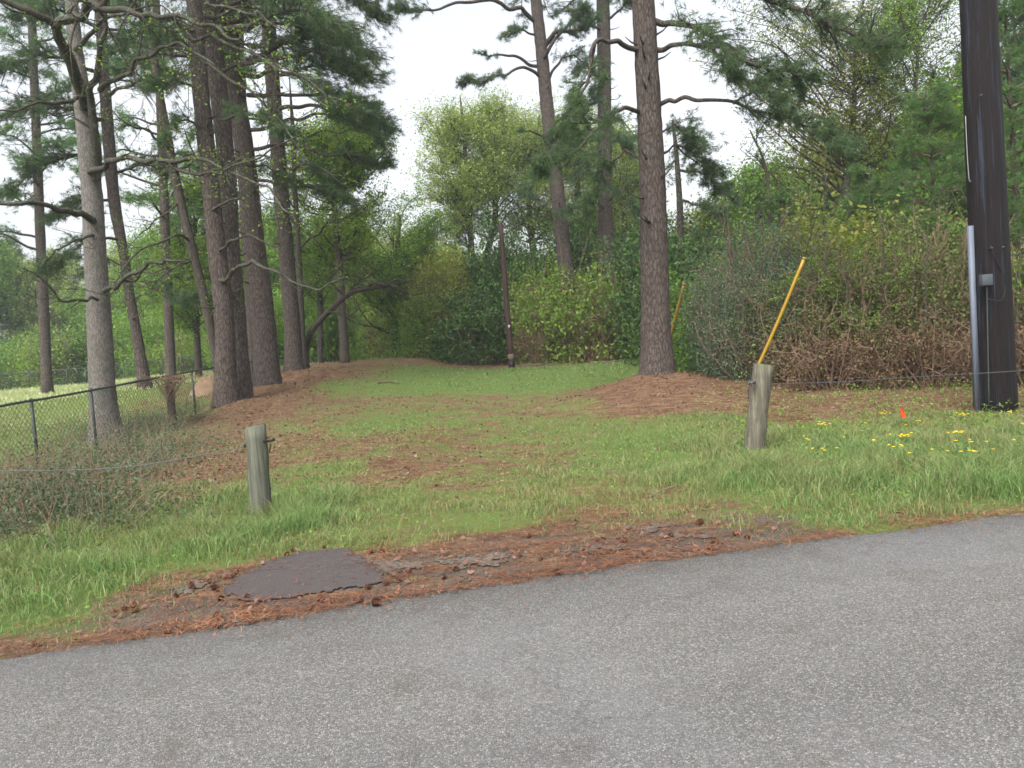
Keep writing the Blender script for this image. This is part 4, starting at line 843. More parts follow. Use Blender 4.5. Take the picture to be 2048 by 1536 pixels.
for i, (a_, ty, Y_, lab) in enumerate([(1560, 560, 17.6, 'pale thin sapling stem right of the leaning post'), (1628, 480, 17.4, 'pale leaning sapling in front of the brown tangle'), (1700, 520, 17.2, 'thin grey sapling in the middle of the thicket front'), (1768, 420, 17.3, 'tall pale sapling left of the pale stem group'), (1812, 520, 17, 'short pale sapling right of the tall one'), (1850, 450, 16.8, 'leafy sapling nearest the utility pole'), (2030, 460, 16, 'sapling at the right edge beyond the utility pole'), (1640, 300, 21, 'taller leafy sapling behind the brown tangle')]):
    q = at(a_, 765, Y_); dx = rng.normal()*20; T = Tree('sapling', lab, [(a_, 765, 5.5, Y_), (a_+dx*.4, (765+ty)/2, 4.5, Y_), (a_+dx, ty, 2, Y_)], None, 'limb', 6, .1)
    for j in range(7):
        p, r_ = T.node(T.base[2]+(T.S[-1][2]-T.base[2])*(.35+.6*rng.random())); d = nrm(rv()*[1, 1, .4]+[0, 0, .5]); l = .4+.6*rng.random(); twiggy(T.B, T.C, [p, p+d*l*.5, p+d*l+[0, 0, .1]], .008, 4, 3, .4, .2, 7, .055)
    T.done('leaf_bright', 'limb')
# bank and far side of the field at left
G3 = 'shrubs along the far side of the field'
for k, bx, Y, s, l in [
 ('mid', 20, 58, 1.1, 'green shrub beyond the field at the left edge'), ('dark2', 60, 60, 1.2, 'dark shrub second from the left beyond the field'),
 ('bright', 115, 56, 1.3, 'bright green shrub beyond the field, left of the grey trunk'), ('dark2', 150, 57, 1.2, 'dark round shrub beyond the field beside the grey trunk'),
 ('mid', 235, 58, 1.2, 'green shrub beyond the field between grey trunk and crooked pine'), ('mid', 330, 56, 1.3, 'green shrub beyond the field right of the crooked pine'),
 ('bright', 370, 54, 1.2, 'light green shrub beyond the field beside the paired pines'), ('dark2', 410, 58, 1.3, 'dark shrub beyond the field behind the paired pines'),
 ('mid', 500, 50, 1.2, 'green shrub glimpsed between the second and third pine'), ('mid', 565, 48, 1.1, 'green shrub glimpsed between the third and fourth pine'), ('olive', 620, 54, 1.2, 'olive shrub far behind the bent dark tree')]: place(k, bx, Y, s, l, G3)
# background trees: shared kinds
def bgtree(H, R, nlimb, fol, ls, per, name='far_tree'):
    T = Buf(); B = Buf(); C = Buf(); S, Rr = trunk(T, np.array([[0, 0, -.3], [.15, 0, H*.4], [-.1, .1, H*.85]]), [.45, .32, .1], 8, .3)
    class O: pass
    t_ = O(); t_.S = S; t_.R = Rr; t_.B = B; t_.C = C; t_.node = lambda z: (S[int(np.argmin(abs(S[:, 2]-z)))], Rr[int(np.argmin(abs(S[:, 2]-z)))])
    for cz, rr, hh, k in [(H*.72, R, H*.28, 1.0), (H*.45, R*1.1, H*.3, .9)]: broadleaf(t_, [((0, 0, cz), (rr, rr, hh), int(nlimb*k), 22)], ls, per)
    root = empty(name, (0, 0, 0), 'x', 'tree'); T.build('trunk', MT['far_bark'], root, smooth=True); B.build('branches', MT['far_bark'], root); C.build('crown', MT[fol], root); return root
def bgpine(H, R, n):
    T = Buf(); B = Buf(); C = Buf(); S, Rr = trunk(T, np.array([[0, 0, -.3], [.1, 0, H*.5], [0, .1, H]]), [.5, .36, .06], 8, .3)
    for i in range(n):
        f_ = .3+.7*(i+rng.random())/n; k = min(int(f_*(len(S)-1)), len(S)-1); p = S[k]; a = rng.random()*6.283; l = R*(1.2-f_)*(.7+.6*rng.random())
        d = np.array([math.cos(a), math.sin(a), .15]); bough(B, C, [p, p+d*l*.5+[0, 0, .2], p+d*l], .05, 20, 1.6, .15, per=12, L=.34, Wd=.055, ntuft=6)
    root = empty('far_pine', (0, 0, 0), 'x', 'tree'); T.build('trunk', MT['pine_bark'], root, smooth=True); B.build('branches', MT['far_bark'], root); C.build('crown', MT['needle'], root); return root
PR['t_mid'] = bgtree(11, 3.8, 46, 'leaf_mid', .2, 22); PR['t_pale'] = bgtree(12, 4.0, 44, 'leaf_pale', .2, 20); PR['t_olive'] = bgtree(10, 3.6, 44, 'leaf_olive', .19, 20); PR['t_dark'] = bgtree(11, 4.2, 50, 'leaf_dark', .2, 24)
PR['p_far'] = bgpine(13, 4.2, 44)
G4 = 'trees of the far wood line'
for k, bx, Y, s, l in [
 ('t_mid', -40, 66, 1.0, 'green tree of the far wood at the left edge of the view'), ('p_far', 40, 74, 1.0, 'far pine top against the sky near the left edge'), ('t_pale', 95, 70, .9, 'pale green far tree beyond the field left of the grey trunk'),
 ('p_far', 150, 78, 1.0, 'far pine beyond the field just left of the grey trunk'), ('t_mid', 215, 68, .85, 'far green tree beyond the field just right of the grey trunk'), ('t_pale', 275, 74, .95, 'pale far tree behind the crooked pine'),
 ('t_mid', 330, 66, .95, 'far green tree right of the crooked pine'), ('p_far', 385, 76, 1.0, 'far pine behind the slender leaning trunk'), ('t_pale', 470, 68, 1.0, 'pale far tree behind the paired pines'), ('t_mid', 520, 60, 1.0, 'far green tree behind the third pine'),
 ('t_mid', 560, 70, 1.1, 'far green tree behind the fourth pine'), ('t_pale', 640, 64, .95, 'pale far tree above the bent dark tree'), ('t_olive', 700, 74, 1.1, 'olive far tree at the end of the lane, left'), ('t_pale', 750, 66, .95, 'pale far tree low in the sky gap'),
 ('t_olive', 800, 76, 1.05, 'olive far tree at the end of the lane, right'), ('t_pale', 860, 62, .8, 'pale far tree behind the left end of the hedge'), ('t_mid', 920, 64, .75, 'far green tree left of the short pole'), ('t_olive', 990, 66, .8, 'olive far tree above the short pole'),
 ('t_mid', 1060, 62, .75, 'far green tree behind the leaning middle pine'), ('t_olive', 1130, 64, .8, 'olive far tree between the two middle pines'), ('t_pale', 1190, 60, .8, 'pale far tree behind the straight middle pine'), ('t_mid', 1250, 58, 1.0, 'far green tree just left of the big pine'),
 ('t_dark', 1330, 48, .75, 'dark far tree behind the big pine trunk'), ('t_mid', 1400, 50, .75, 'far green tree low in the right sky gap'), ('t_olive', 1470, 44, .8, 'olive far tree at the right end of the sky gap'), ('t_mid', 1540, 42, .85, 'far green tree behind the thin saplings'),
 ('t_olive', 1620, 44, 1.0, 'olive far tree behind the oak at its left'), ('t_olive', 1740, 42, 1.05, 'olive far tree behind the oak at its right'), ('t_mid', 1830, 38, 1.0, 'far green tree left of the utility pole'), ('p_far', 1900, 36, .9, 'dark pine behind the bushy young pine'),
 ('t_mid', 1970, 34, 1.05, 'far green tree behind the utility pole'), ('p_far', 2060, 32, .95, 'dark pine at the right edge behind the young pine'), ('t_dark', 2110, 38, 1.1, 'dark far tree at the right edge')]: place(k, bx, Y, s, l, G4)
# far wood closing the view (one mass)
b = Buf(); n = 60000; x = rng.uniform(-95, 95, n); y = 88+14*rng.random(n)+.001*x*x; H = 4.5+2.0*np.sin(x*.21)+1.6*np.sin(x*.53+1)+1.0*np.sin(x*1.3)
leaves(b, np.stack([x, y, .8+H*rng.random(n)**.8], 1), .42, .7); tag(b.build('distant_woodland', MT['leaf_mid']), 'dense distant wood closing the view behind all the trees', 'woodland', kind='stuff')

# ---------------------------------------------------------------- posts, cables, fence
def woodmat(name, a, b_, c_, sz=1.2):
    m, t, bs, o = newmat(name); tc = nd(t, 'ShaderNodeTexCoord'); co = mapping(t, tc.outputs['Object'], (38, 38, sz)); n1 = noise(t, co, 1, 6, .7); n2 = noise(t, tc.outputs['Object'], 5, 4, .6)
    c = ramp(t, [(.28, s2l(a)), (.5, s2l(b_)), (.72, s2l(c_))], n1); c = mixc(t, ramp(t, [(.55, (0, 0, 0)), (.72, (.7, .7, .7))], n2), c, s2l((84, 92, 70)))
    t.links.new(c, bs.inputs['Base Color']); bs.inputs['Roughness'].default_value = .9; bs.inputs['Specular IOR Level'].default_value = .2; bump(t, n1, bs, .9, .012); return m
MT['postwood'] = woodmat('weathered_wood', (50, 47, 41), (94, 90, 78), (130, 125, 110))
MT['postgreen'] = woodmat('mossy_wood', (50, 50, 44), (90, 92, 80), (122, 122, 108))
MT['steel'] = plain('galvanised_steel', (84, 88, 88), .55, .5, .2, 40, .5)
MT['fence_steel'] = plain('dull_steel', (66, 72, 68), .6, .4, .2, 30)
MT['black'] = plain('black_rubber', (28, 28, 30), .5)
def wood_post(base, topp, r, mat, label, slant=0.0):
    root = empty('wooden_post', base, label, 'post'); b = Buf(); S = np.array([base+(topp-base)*f_ for f_ in np.linspace(-.08, 1, 9)]); S[1:-1] += .004*rng.normal(size=S[1:-1].shape)
    n = 22; a0 = buf0 = b.n; tube(b, S, r*(1+.06*(1-np.linspace(0, 1, 9))), n, True, .012); V = b.V[0]
    top = V[-n:]; rel = top-topp; V[-n:] = top+np.outer(rel[:, 0]/r, [0, 0, slant]); b.build('post_body', mat, root, base, False)
    return root
pb = ground_at(522, 1037); Yp = pb[1]; pt = at(511, 852, Yp); lp = pt
r1 = wood_post(pb, pt, 20.5*Yp/F, MT['postgreen'], 'mossy green wooden post at the left of the entrance, holding the left cable', .02)
b = Buf(); h = at(537, 882, Yp-.1); e = at(548, 879, Yp-.12); tube(b, np.array([at(528, 883, Yp-.05), h, e]), [.012, .014, .018], 8); tube(b, np.array([h, at(541, 890, Yp-.12), at(539, 905, Yp-.1)]), .005, 5); b.build('hook', MT['black'], r1, pb)
b = Buf(); tube(b, np.array([at(494, 890, Yp-.02), at(488, 892, Yp-.04)]), .02, 8); b.build('eye_bolt', MT['black'], r1, pb)
b = Buf(); V = [at(527, 925, Yp-.16), at(536, 923, Yp-.13), at(537, 958, Yp-.135), at(529, 955, Yp-.165)]
pr = ground_at(1507, 908); Yr = pr[1]; prt = at(1527, 729, Yr)
r2 = wood_post(pr, prt, 19*Yr/F, MT['postwood'], 'grey wooden post leaning right at the right of the entrance', -.008)
b = Buf(); tube(b, np.array([at(1510, 765, Yr-.1), at(1500, 766, Yr-.14)]), .02, 8); tube(b, smooth_path([at(1500, 760, Yr-.14), at(1497, 768, Yr-.15), at(1504, 772, Yr-.14), at(1505, 762, Yr-.13)], 4), .008, 5); tube(b, np.array([at(1499, 768, Yr-.14), at(1497, 785, Yr-.14)]), .006, 5)
b.build('clamp', MT['steel'], r2, pr)
b = Buf(); P = smooth_path([at(489, 893, Yp-.04), at(420, 907, Yp-.1), at(350, 920, Yp-.15), at(270, 932, Yp-.2), at(180, 939, Yp-.25), (at(60, 941, Yp-.3)), at(-120, 938, Yp-.4), at(-500, 900, Yp-.6)], 6)
tube(b, P, .005, 6); tag(b.build('steel_cable', MT['steel']), 'slack steel cable running left from the mossy wooden post', 'cable')
b = Buf(); P = smooth_path([at(1543, 768, Yr), at(1620, 766, Yr+.15), at(1700, 763, Yr+.3), at(1800, 756, Yr+.5), at(1900, 750, Yr+.6), at(2048, 741, Yr+.8), at(2300, 722, Yr+1.1)], 6)
tube(b, P, .0055, 6); tag(b.build('steel_cable', MT['steel']), 'steel cable running right from the leaning grey post past the utility pole', 'cable')

# chain link fence along the field
def fence_z(x, y): return gz(x, y)
FX = -8.75
rail_pix = [(-260, 868), (0, 812), (90, 797), (180, 781), (330, 753), (420, 737)]
def fdepth(pxv):                      # depth where the picture column meets the fence line
    lo, hi = 5.0, 40.0
    for _ in range(40):
        mid_ = (lo+hi)/2
        if at(pxv, 770, mid_)[0] > FX: lo = mid_
        else: hi = mid_
    return lo
rail = np.array([at(a, b_, fdepth(a)) for a, b_ in rail_pix]); rail[:, 0] = FX
last = np.array([FX, 26.2, at(508, 722, 26)[2]]); rail = np.vstack([rail, last, last+[0, 6, .1]])
froot = empty('chain_link_fence', gp(FX, 14), 'chain link fence with dull steel top rail running from the left edge along the pines', 'fence')
fb = np.array(froot.location); b = Buf(); RS = smooth_path(rail, 8); tube(b, RS, .024, 8); b.build('top_rail', MT['fence_steel'], froot, fb, True)
def railz(y): return np.interp(y, RS[:, 1], RS[:, 2])
MT['mesh_wire'] = plain('mesh_wire', (72, 78, 74), .6, .3, .15, 30)
b = Buf(); cell = .064; y0, y1 = rail[0][1], rail[-1][1]; Hh = 1.2; ncol = int((y1-y0)/cell); nr = int(Hh/cell)
for i in range(ncol):
    for s in (0,):
        yy = y0+i*cell; k = np.arange(nr+1); ys_ = yy+((k % 2)*cell if i % 2 == 0 else (1-(k % 2))*cell)-cell/2
        P = np.column_stack([np.full(nr+1, FX+.03)+.004*((k+i) % 2), ys_, railz(ys_)+.04-k*cell]); tube(b, P, .0042, 3, False)
b.build('wire_mesh', MT['mesh_wire'], froot, fb)
for pxv in (-120, 62, 183, 345, 388, 508):
    y = fdepth(pxv); b = Buf(); r_ = .03; p = np.array([FX-.03, y, 0]); z0, z1 = float(gz(FX, y)), float(railz(y)); z0 = min(z0, z1-1.15)
    tube(b, np.array([[p[0], y, z0-.1], [p[0], y, z1-.01]]), r_, 10); tube(b, np.array([[p[0], y, z1-.01], [p[0], y, z1+.03], [p[0], y, z1+.05]]), [.036, .036, .012], 10); b.build('fence_post', MT['fence_steel'], froot, fb, True)
yo = fdepth(320); bo = gp(FX+.22, yo); T_ = bo+np.array([.02, 0, 1.16]); ro = wood_post(bo, T_, .09, MT['pine_bark'], 'old rotted wooden post with dead vines standing against the chain link fence')
b = Buf(); Cc = Buf()
for i in range(60):
    a = rng.random()*6.28; p = T_+np.array([.12*math.cos(a), .12*math.sin(a), -.1-.5*rng.random()]); q = T_+np.array([.45*rng.normal(), .4*rng.normal(), .1*rng.random()]); tube(b, smooth_path([p, (p+q)/2+[0, 0, .2], q], 3), .006, 3, False); leaves(Cc, q+.08*rng.normal(size=(6, 3)), .06)
b.build('dead_vine', MT['brown_twig'], ro, bo); Cc.build('vine_leaves', MT['leaf_brown'], ro, bo)
# far fence across the field
fr = empty('field_fence', gp(at(200, 750, 50)[0], 50), 'low far fence crossing the back of the field', 'fence'); fb = np.array(fr.location)
P = np.array([[at(a, 740, 51)[0], 51, 0] for a in np.linspace(-60, 440, 14)]); P[:, 2] = gz(P[:, 0], P[:, 1])+1.15; b = Buf(); tube(b, P, .03, 6); b.build('top_rail', MT['fence_steel'], fr, fb)
for q in P: b = Buf(); tube(b, np.array([q-[0, 0, 1.3], q]), .035, 6); b.build('fence_post', MT['fence_steel'], fr, fb)
b = Buf()
for xx in np.arange(P[0][0], P[-1][0], .16):
    zt = np.interp(xx, P[:, 0], P[:, 2])
    for sg in (-1, 1): tube(b, np.array([[xx, 51.03, zt-1.15], [xx+sg*.9, 51.03, zt]]), .005, 3, False)
b.build('wire_mesh', MT['mesh_wire'], fr, fb)
# dirt pile behind the fence
b = Buf(); c0 = gp(-10.25, 25.5, -.1); n = 24; th = np.linspace(0, 2*math.pi, n, endpoint=False); rings = []
for k, (r_, h_) in enumerate([(1.5, -.15), (1.3, .08), (1.0, .3), (.7, .52), (.4, .7), (.15, .78)]): rr = .5*r_*(1+.06*rng.normal(size=n)); rings.append(np.stack([c0[0]+rr*np.cos(th)*1.1, c0[1]+rr*np.sin(th)*1.3, c0[2]+h_+.03*rng.normal(size=n)], 1))
V = np.vstack(rings+[[[c0[0], c0[1], c0[2]+.8]]]); j = np.arange(n); k = (j+1) % n
b.quads(V, np.vstack([np.stack([r_*n+j, r_*n+k, (r_+1)*n+k, (r_+1)*n+j], 1) for r_ in range(5)])); b.T.append(np.stack([5*n+j, 5*n+k, np.full(n, 6*n)], 1))
tag(b.build('dirt_pile', plain('sandy_dirt', (128, 106, 84), .95, var=.2, scale=5), smooth=True), 'heap of sandy tan dirt behind the chain link fence by the paired pines', 'dirt pile')

# ---------------------------------------------------------------- utility poles and guys
m, t, bs, o = newmat('creosote_wood'); tc = nd(t, 'ShaderNodeTexCoord'); O = tc.outputs['Object']; n1 = noise(t, mapping(t, O, (16, 16, .35)), 1, 5, .65); n2 = noise(t, mapping(t, O, (60, 60, 2.5)), 1, 5, .7); n3 = noise(t, O, 1.2, 3)
c = ramp(t, [(.36, s2l((6, 6, 8))), (.44, s2l((14, 14, 18))), (.5, s2l((34, 21, 19))), (.55, s2l((13, 13, 17))), (.61, s2l((58, 62, 78))), (.7, s2l((16, 16, 20)))], math_(t, 'ADD', math_(t, 'MULTIPLY', n1, .75), math_(t, 'MULTIPLY', n2, .25)))
c = mixc(t, math_(t, 'MULTIPLY', n2, .5), c, s2l((10, 9, 11))); t.links.new(c, bs.inputs['Base Color']); bs.inputs['Roughness'].default_value = .7; bs.inputs['Specular IOR Level'].default_value = .25; bump(t, math_(t, 'ADD', n1, n2), bs, 1.0, .03)
MT['creosote'] = m
YU = 12.6; ub = at(1993, 818, YU); ub[2] = gz(ub[0], ub[1]); ut = at(1956, 0, YU); dirU = (ut-ub)/(ut-ub)[2]
root = empty('utility_pole', ub, 'thick black creosoted utility pole standing in weeds at the right', 'utility pole')
b = Buf(); S = np.array([ub+dirU*h for h in np.linspace(-.3, 12.5, 26)]); tube(b, S, np.linspace(.315, .225, 26), 28, True, .006); b.build('pole_body', MT['creosote'], root, ub, True)
def onpole(pxv, pyv, off): return at(pxv, pyv, YU-off)
b = Buf(); P0, P1 = at(1954, 822, YU-.17), at(1940, 452, YU-.12)
for w_, d_ in [(.075, .05)]:
    ax = nrm(P1-P0); side = nrm(np.cross(ax, [0, 1, 0])); fr_ = np.cross(side, ax); Rm = np.column_stack([side, fr_, ax]); box(b, (P0+P1)/2, (w_, .07, np.linalg.norm(P1-P0)), Rm)
b.build('conduit', plain('grey_plastic', (98, 104, 116), .5, 0, .06, 3), root, ub)
b = Buf(); tube(b, smooth_path([at(1942, 362, YU-.1), at(1938, 357, YU-.12), at(1934, 300, YU-.12), at(1931, 232, YU-.12)], 4), .007, 6); b.build('wire_sleeve', plain('white_plastic', (130, 134, 134), .5, 0, .05), root, ub)
b = Buf(); box(b, at(1972, 560, YU-.34), (.17, .1, .18)); bx_ = b.build('junction_box', plain('box_grey', (74, 80, 86), .5, .2, .1), root, ub)
md = bx_.modifiers.new('b', 'BEVEL'); md.width = .008; md.segments = 2
b = Buf(); tube(b, smooth_path([at(1973, 573, YU-.32), at(1974, 600, YU-.31), at(1976, 700, YU-.33), at(1978, 812, YU-.35)], 4), .011, 6); b.build('ground_wire', MT['fence_steel'], root, ub)
b = Buf(); tube(b, smooth_path([at(1974, 596, YU-.31), at(1985, 600, YU-.34), at(2005, 598, YU-.33), at(2010, 560, YU-.28), at(1992, 520, YU-.33), at(1980, 490, YU-.33)], 4), .008, 5); b.build('loose_wire', MT['black'], root, ub)
for q in [(2006, 494), (1983, 496), (1962, 190)]:
    b = Buf(); p = at(*q, YU-.30); tube(b, np.array([p+[0, .05, 0], p-[0, .02, 0]]), .014, 8); b.build('bolt', MT['steel'], root, ub)
# short brown pole in the clearing
YM = 34.0; mb = at(1024, 737, YM); mb[2] = gz(mb[0], mb[1]); mt_ = at(1001, 448, YM)
root = empty('short_pole', mb, 'slim reddish brown pole standing alone on the lawn before the hedge', 'utility pole'); b = Buf(); S = np.array([mb+(mt_-mb)*f_ for f_ in np.linspace(-.03, 1, 14)]); tube(b, S, np.linspace(.135, .1, 14), 14); b.build('pole_body', plain('brown_pole', (62, 45, 42), .85, 0, .3, 2), root, mb, True)
b = Buf(); f0 = mb+(mt_-mb)*.045; f1 = mb+(mt_-mb)*.095; tube(b, np.array([f0, f1]), .14, 14); b.build('bare_wood_band', plain('bare_wood', (98, 86, 74), .9), root, mb, True)
b = Buf(); tube(b, np.array([mb-[0, 0, .1], f0]), .142, 14); b.build('tar_foot', MT['black'], root, mb, True)
b = Buf(); p = at(1018, 653, YM-.16); box(b, p, (.07, .02, .12)); b.build('marker_plate', plain('white_plate', (205, 205, 205), .5), root, mb)
# guy wires with yellow guards
MT['yellow'] = plain('yellow_plastic', (150, 118, 28), .45, 0, .08, 4, .5); att = ub+dirU*11.5
def guy(foot, g0, g1, label, black=.3, rad=.034):
    root = empty('guy_wire', foot, label, 'guy wire'); d = nrm(g1-g0)
    b = Buf(); tube(b, np.array([foot-[0, 0, .1], foot+(g0-foot)*.6, g0]), .012, 6); b.build('anchor_rod', MT['steel'], root, foot)
    b = Buf(); tube(b, np.array([g0, g0+d*black]), rad*.9, 10); b.build('guard_foot', MT['black'], root, foot, True)
    b = Buf(); S = smooth_path([g0+d*black, (g0+g1)/2+[.01, 0, -.02], g1], 6); tube(b, S, rad, 12); tube(b, np.array([g1, g1+d*.03]), rad*1.35, 12); b.build('yellow_guard', MT['yellow'], root, foot, True)
    b = Buf(); tube(b, np.array([g1, att]), .005, 5); b.build('wire', MT['fence_steel'], root, foot)
foot = ground_at(1494, 800); Yg = foot[1]; dd = (att[1]-Yg)/((at(1608, 518, Yg)-foot)[2]+9)
guy(foot, at(1500, 768, Yg-.02), at(1608, 518, Yg-.55), 'guy wire with long yellow guard rising behind the leaning wooden post', .12, .031)
fo = at(1318, 735, 21.2); fo[2] = gz(fo[0], fo[1]); guy(fo, at(1326, 722, 21.2), at(1368, 569, 20.4), 'guy wire with yellow guard half hidden behind the big pine', .2, .045)
# survey flag
fl = ground_at(1806, 856); root = empty('survey_flag', fl, 'small orange marking flag in the weeds left of the utility pole', 'flag'); Yf = fl[1]
b = Buf(); tube(b, np.array([fl-[0, 0, .05], at(1801, 815, Yf)]), .003, 4); b.build('flag_wire', MT['steel'], root, fl)
b = Buf(); V = np.array([at(1800, 816, Yf), at(1806, 817, Yf-.03), at(1809, 824, Yf+.02), at(1812, 834, Yf-.02), at(1806, 836, Yf+.02), at(1801, 826, Yf)]); V2 = V+[0, .004, 0]; b.quads(np.vstack([V, V2]), [[0, 1, 2, 5], [5, 2, 3, 4], [6, 11, 8, 7], [11, 10, 9, 8]]); b.build('flag_sheet', plain('orange_plastic', (238, 74, 22), .5, 0, .05), root, fl)

# ---------------------------------------------------------------- cones on the ground
b = Buf(); tube(b, np.array([[0, 0, -.02], [0, 0, -.012], [0, 0, .004], [0, 0, .02], [0, 0, .027]]), [.006, .015, .018, .011, .003], 9, True)
for i in range(70):
    z = -.018+.042*i/70; a = i*2.4; r_ = .019*math.sqrt(max(.05, 1-((z-.0)/.03)**2)); o_ = np.array([math.cos(a), math.sin(a), 0]); s = np.array([-math.sin(a), math.cos(a), 0])
    c = o_*r_*.7+[0, 0, z]; tip = o_*r_*1.45+[0, 0, z+.007]; b.quads(np.array([c-s*.003, tip-s*.0045, tip+s*.0045+[0, 0, -.001], c+s*.003]), [[0, 1, 2, 3]]); b.tris(np.array([tip-s*.0045, tip+s*.0045, tip+o_*.003+[0, 0, .003]]), [[0, 1, 2]])
m, t, bs, o = newmat('cone_brown'); g = nd(t, 'ShaderNodeNewGeometry'); t.links.new(ramp(t, [(0, s2l((58, 36, 26))), (.6, s2l((92, 58, 40))), (1, s2l((140, 98, 70)))], g.outputs['Random Per Island']), bs.inputs['Base Color']); bs.inputs['Roughness'].default_value = .8
cone = b.build('pine_cone', m); tag(cone, 'x', 'pine cone'); first = [True]
own = {(336,1276): 'dark brown cone on the asphalt, nearest the lower left of the road', (430,1261): 'dark brown cone on the asphalt edge, second from the left', (552,1238): 'brown cone on the asphalt edge below the dark patch left part', (752,1224): 'largest brown cone lying alone on the asphalt below the dark patch', (1115,1154): 'lone dark cone on the asphalt edge at mid picture',
       (913,998): 'brown cone alone in the grass near the middle', (1068,1004): 'dark cone in the grass right of the middle', (68,1301): 'cone in the needle rim at the far left', (1494,1080): 'rightmost cone on the roadside needles', (913,1144): 'lone cone on needles between two worn paving spots', (576,1115): 'paired dark cones at the upper left rim of the dark patch', (547,1126): 'cone on the upper left rim of the dark patch, alone',
       (493,1199): 'cone on the lower left rim of the dark patch', (736,1181): 'cone at the lower right rim of the dark patch', (353,1198): 'cone alone left of the cone cluster', (473,1149): 'uppermost cone of the cluster left of the dark patch', (1343,1075): 'dark cone on needles straight below the leaning post'}
G_ = {(437,1188): 'lower one of two close dark cones at the left tip of the dark patch', (430,1182): 'upper one of two close dark cones at the left tip of the dark patch', (420,1170): 'dark cone up left of the two close cones at the patch tip', (383,1172): 'upper one of two touching cones well left of the dark patch', (383,1181): 'lower one of two touching cones well left of the dark patch',
 (453,1161): 'left one of a pair just above the left tip of the dark patch', (463,1160): 'right one of a pair just above the left tip of the dark patch', (441,1203): 'reddish cone sunk in needles below the left tip of the dark patch', (266,1219): 'dark cone in dead leaves at the lower left, upper of a small group', (273,1229): 'reddest cone in dead leaves at the lower left', (230,1227): 'leftmost of the small cone group in dead leaves',
 (250,1224): 'middle cone of the small group in dead leaves', (621,1219): 'flat cone at the road edge below the middle of the dark patch', (642,1201): 'dark cone below the dark patch, standing off the asphalt', (720,1209): 'cone at the road edge just above the largest cone', (771,1172): 'cone at the right tip of the dark patch', (435,1238): 'cone in thin grass just above the asphalt cone second from left', (657,1214): 'small low cone at the road edge left of the largest cone',
 (797,1168): 'cone among grass tufts right of the dark patch', (817,1148): 'reddish cone on the worn paving right of the dark patch', (648,1098): 'cone behind the upper edge of the dark patch', (588,1106): 'cone at the upper left corner behind the dark patch', (742,1108): 'left one of two cones behind the right side of the dark patch', (765,1107): 'right one of two cones behind the right side of the dark patch',
 (1083,1122): 'cone on needles below a thin green tuft near mid picture', (1059,1076): 'dark cone at the grass edge near mid picture', (1237,1081): 'left one of two cones on needles right of the middle', (1250,1087): 'right one of two cones on needles right of the middle', (1371,1073): 'dark cone on pale worn paving at the right', (1434,1045): 'cone in needles below the leaning post, near the grass', (1397,1055): 'reddish cone in needles left below the leaning post',
 (1430,1088): 'cone near the road edge below the leaning post', (1471,1075): 'cone left of the rightmost roadside cone', (1421,1103): 'cone right at the asphalt edge below the leaning post', (1039,1119): 'greenish cone beside the needles at mid picture', (887,1162): 'cone at the road edge left of the lone asphalt cone', (1402,1052): 'dark cone close behind the reddish one below the leaning post'}
allc = [(p, l, None) for p, l in own.items()]+[(p, l, None) for p, l in G_.items()]
for p, l, g in allc:
    q = ground_at(*p); s = (.6+.28*rng.random())*(1.25 if p == (752, 1224) else 1); z = max(float(gz(q[0], q[1])), .005 if q[1] < edge_y(q[0]) else -1)+.02*s
    if first[0]: o = cone; first[0] = False
    else: o = cone.copy(); COL.objects.link(o)
    o.location = (q[0], q[1], z); o.rotation_euler = (1.2+.5*rng.normal(), .4*rng.normal(), rng.random()*6.28); o.scale = (s, s, s); o['label'] = l; o['category'] = 'pine cone'
    o['group'] = g or 'cones on and beside the road'
# ---------------------------------------------------------------- yellow wildflowers
MT['petal'] = plain('yellow_petal', (240, 205, 24), .6, 0, .1, 30); MT['stem'] = plain('flower_stem', (98, 128, 66), .7)
def flower(heads, h, nm='wildflower'):
    St, Hd = Buf(), []
    root = empty(nm, (0, 0, 0), 'x', 'flower')
    for i in range(heads):
        e = np.array([.045*rng.normal(), .045*rng.normal(), h*(.85+.15*rng.random())]) if heads > 1 else np.array([.01, 0, h]); tube(St, smooth_path([[0, 0, -.03], [0, 0, h*.55], e], 4), np.linspace(.004, .002, 9), 4, False)
        Hb = Buf(); th = np.linspace(0, 2*math.pi, 9, endpoint=False); 
        for a in th:
            d = np.array([math.cos(a), math.sin(a), .25]); s = np.array([-math.sin(a), math.cos(a), 0]); Hb.quads(np.array([e, e+d*.014+s*.006, e+d*.024, e+d*.014-s*.006]), [[0, 1, 2, 3]])
        tube(Hb, np.array([e-[0, 0, .004], e+[0, 0, .006]]), [.007, .006], 8); Hb.build('flower_head', MT['petal'], root)
    L = np.array([[.02*rng.normal(), .02*rng.normal(), h*.2+h*.5*rng.random()] for _ in range(10)]); Lb = Buf(); leaves(Lb, L, .06, .35); Lb.build('leaf', MT['stem'], root); St.build('stem', MT['stem'], root)
    return root
FP = {k: [flower(k, .34), False] for k in (1, 2, 4, 9)}
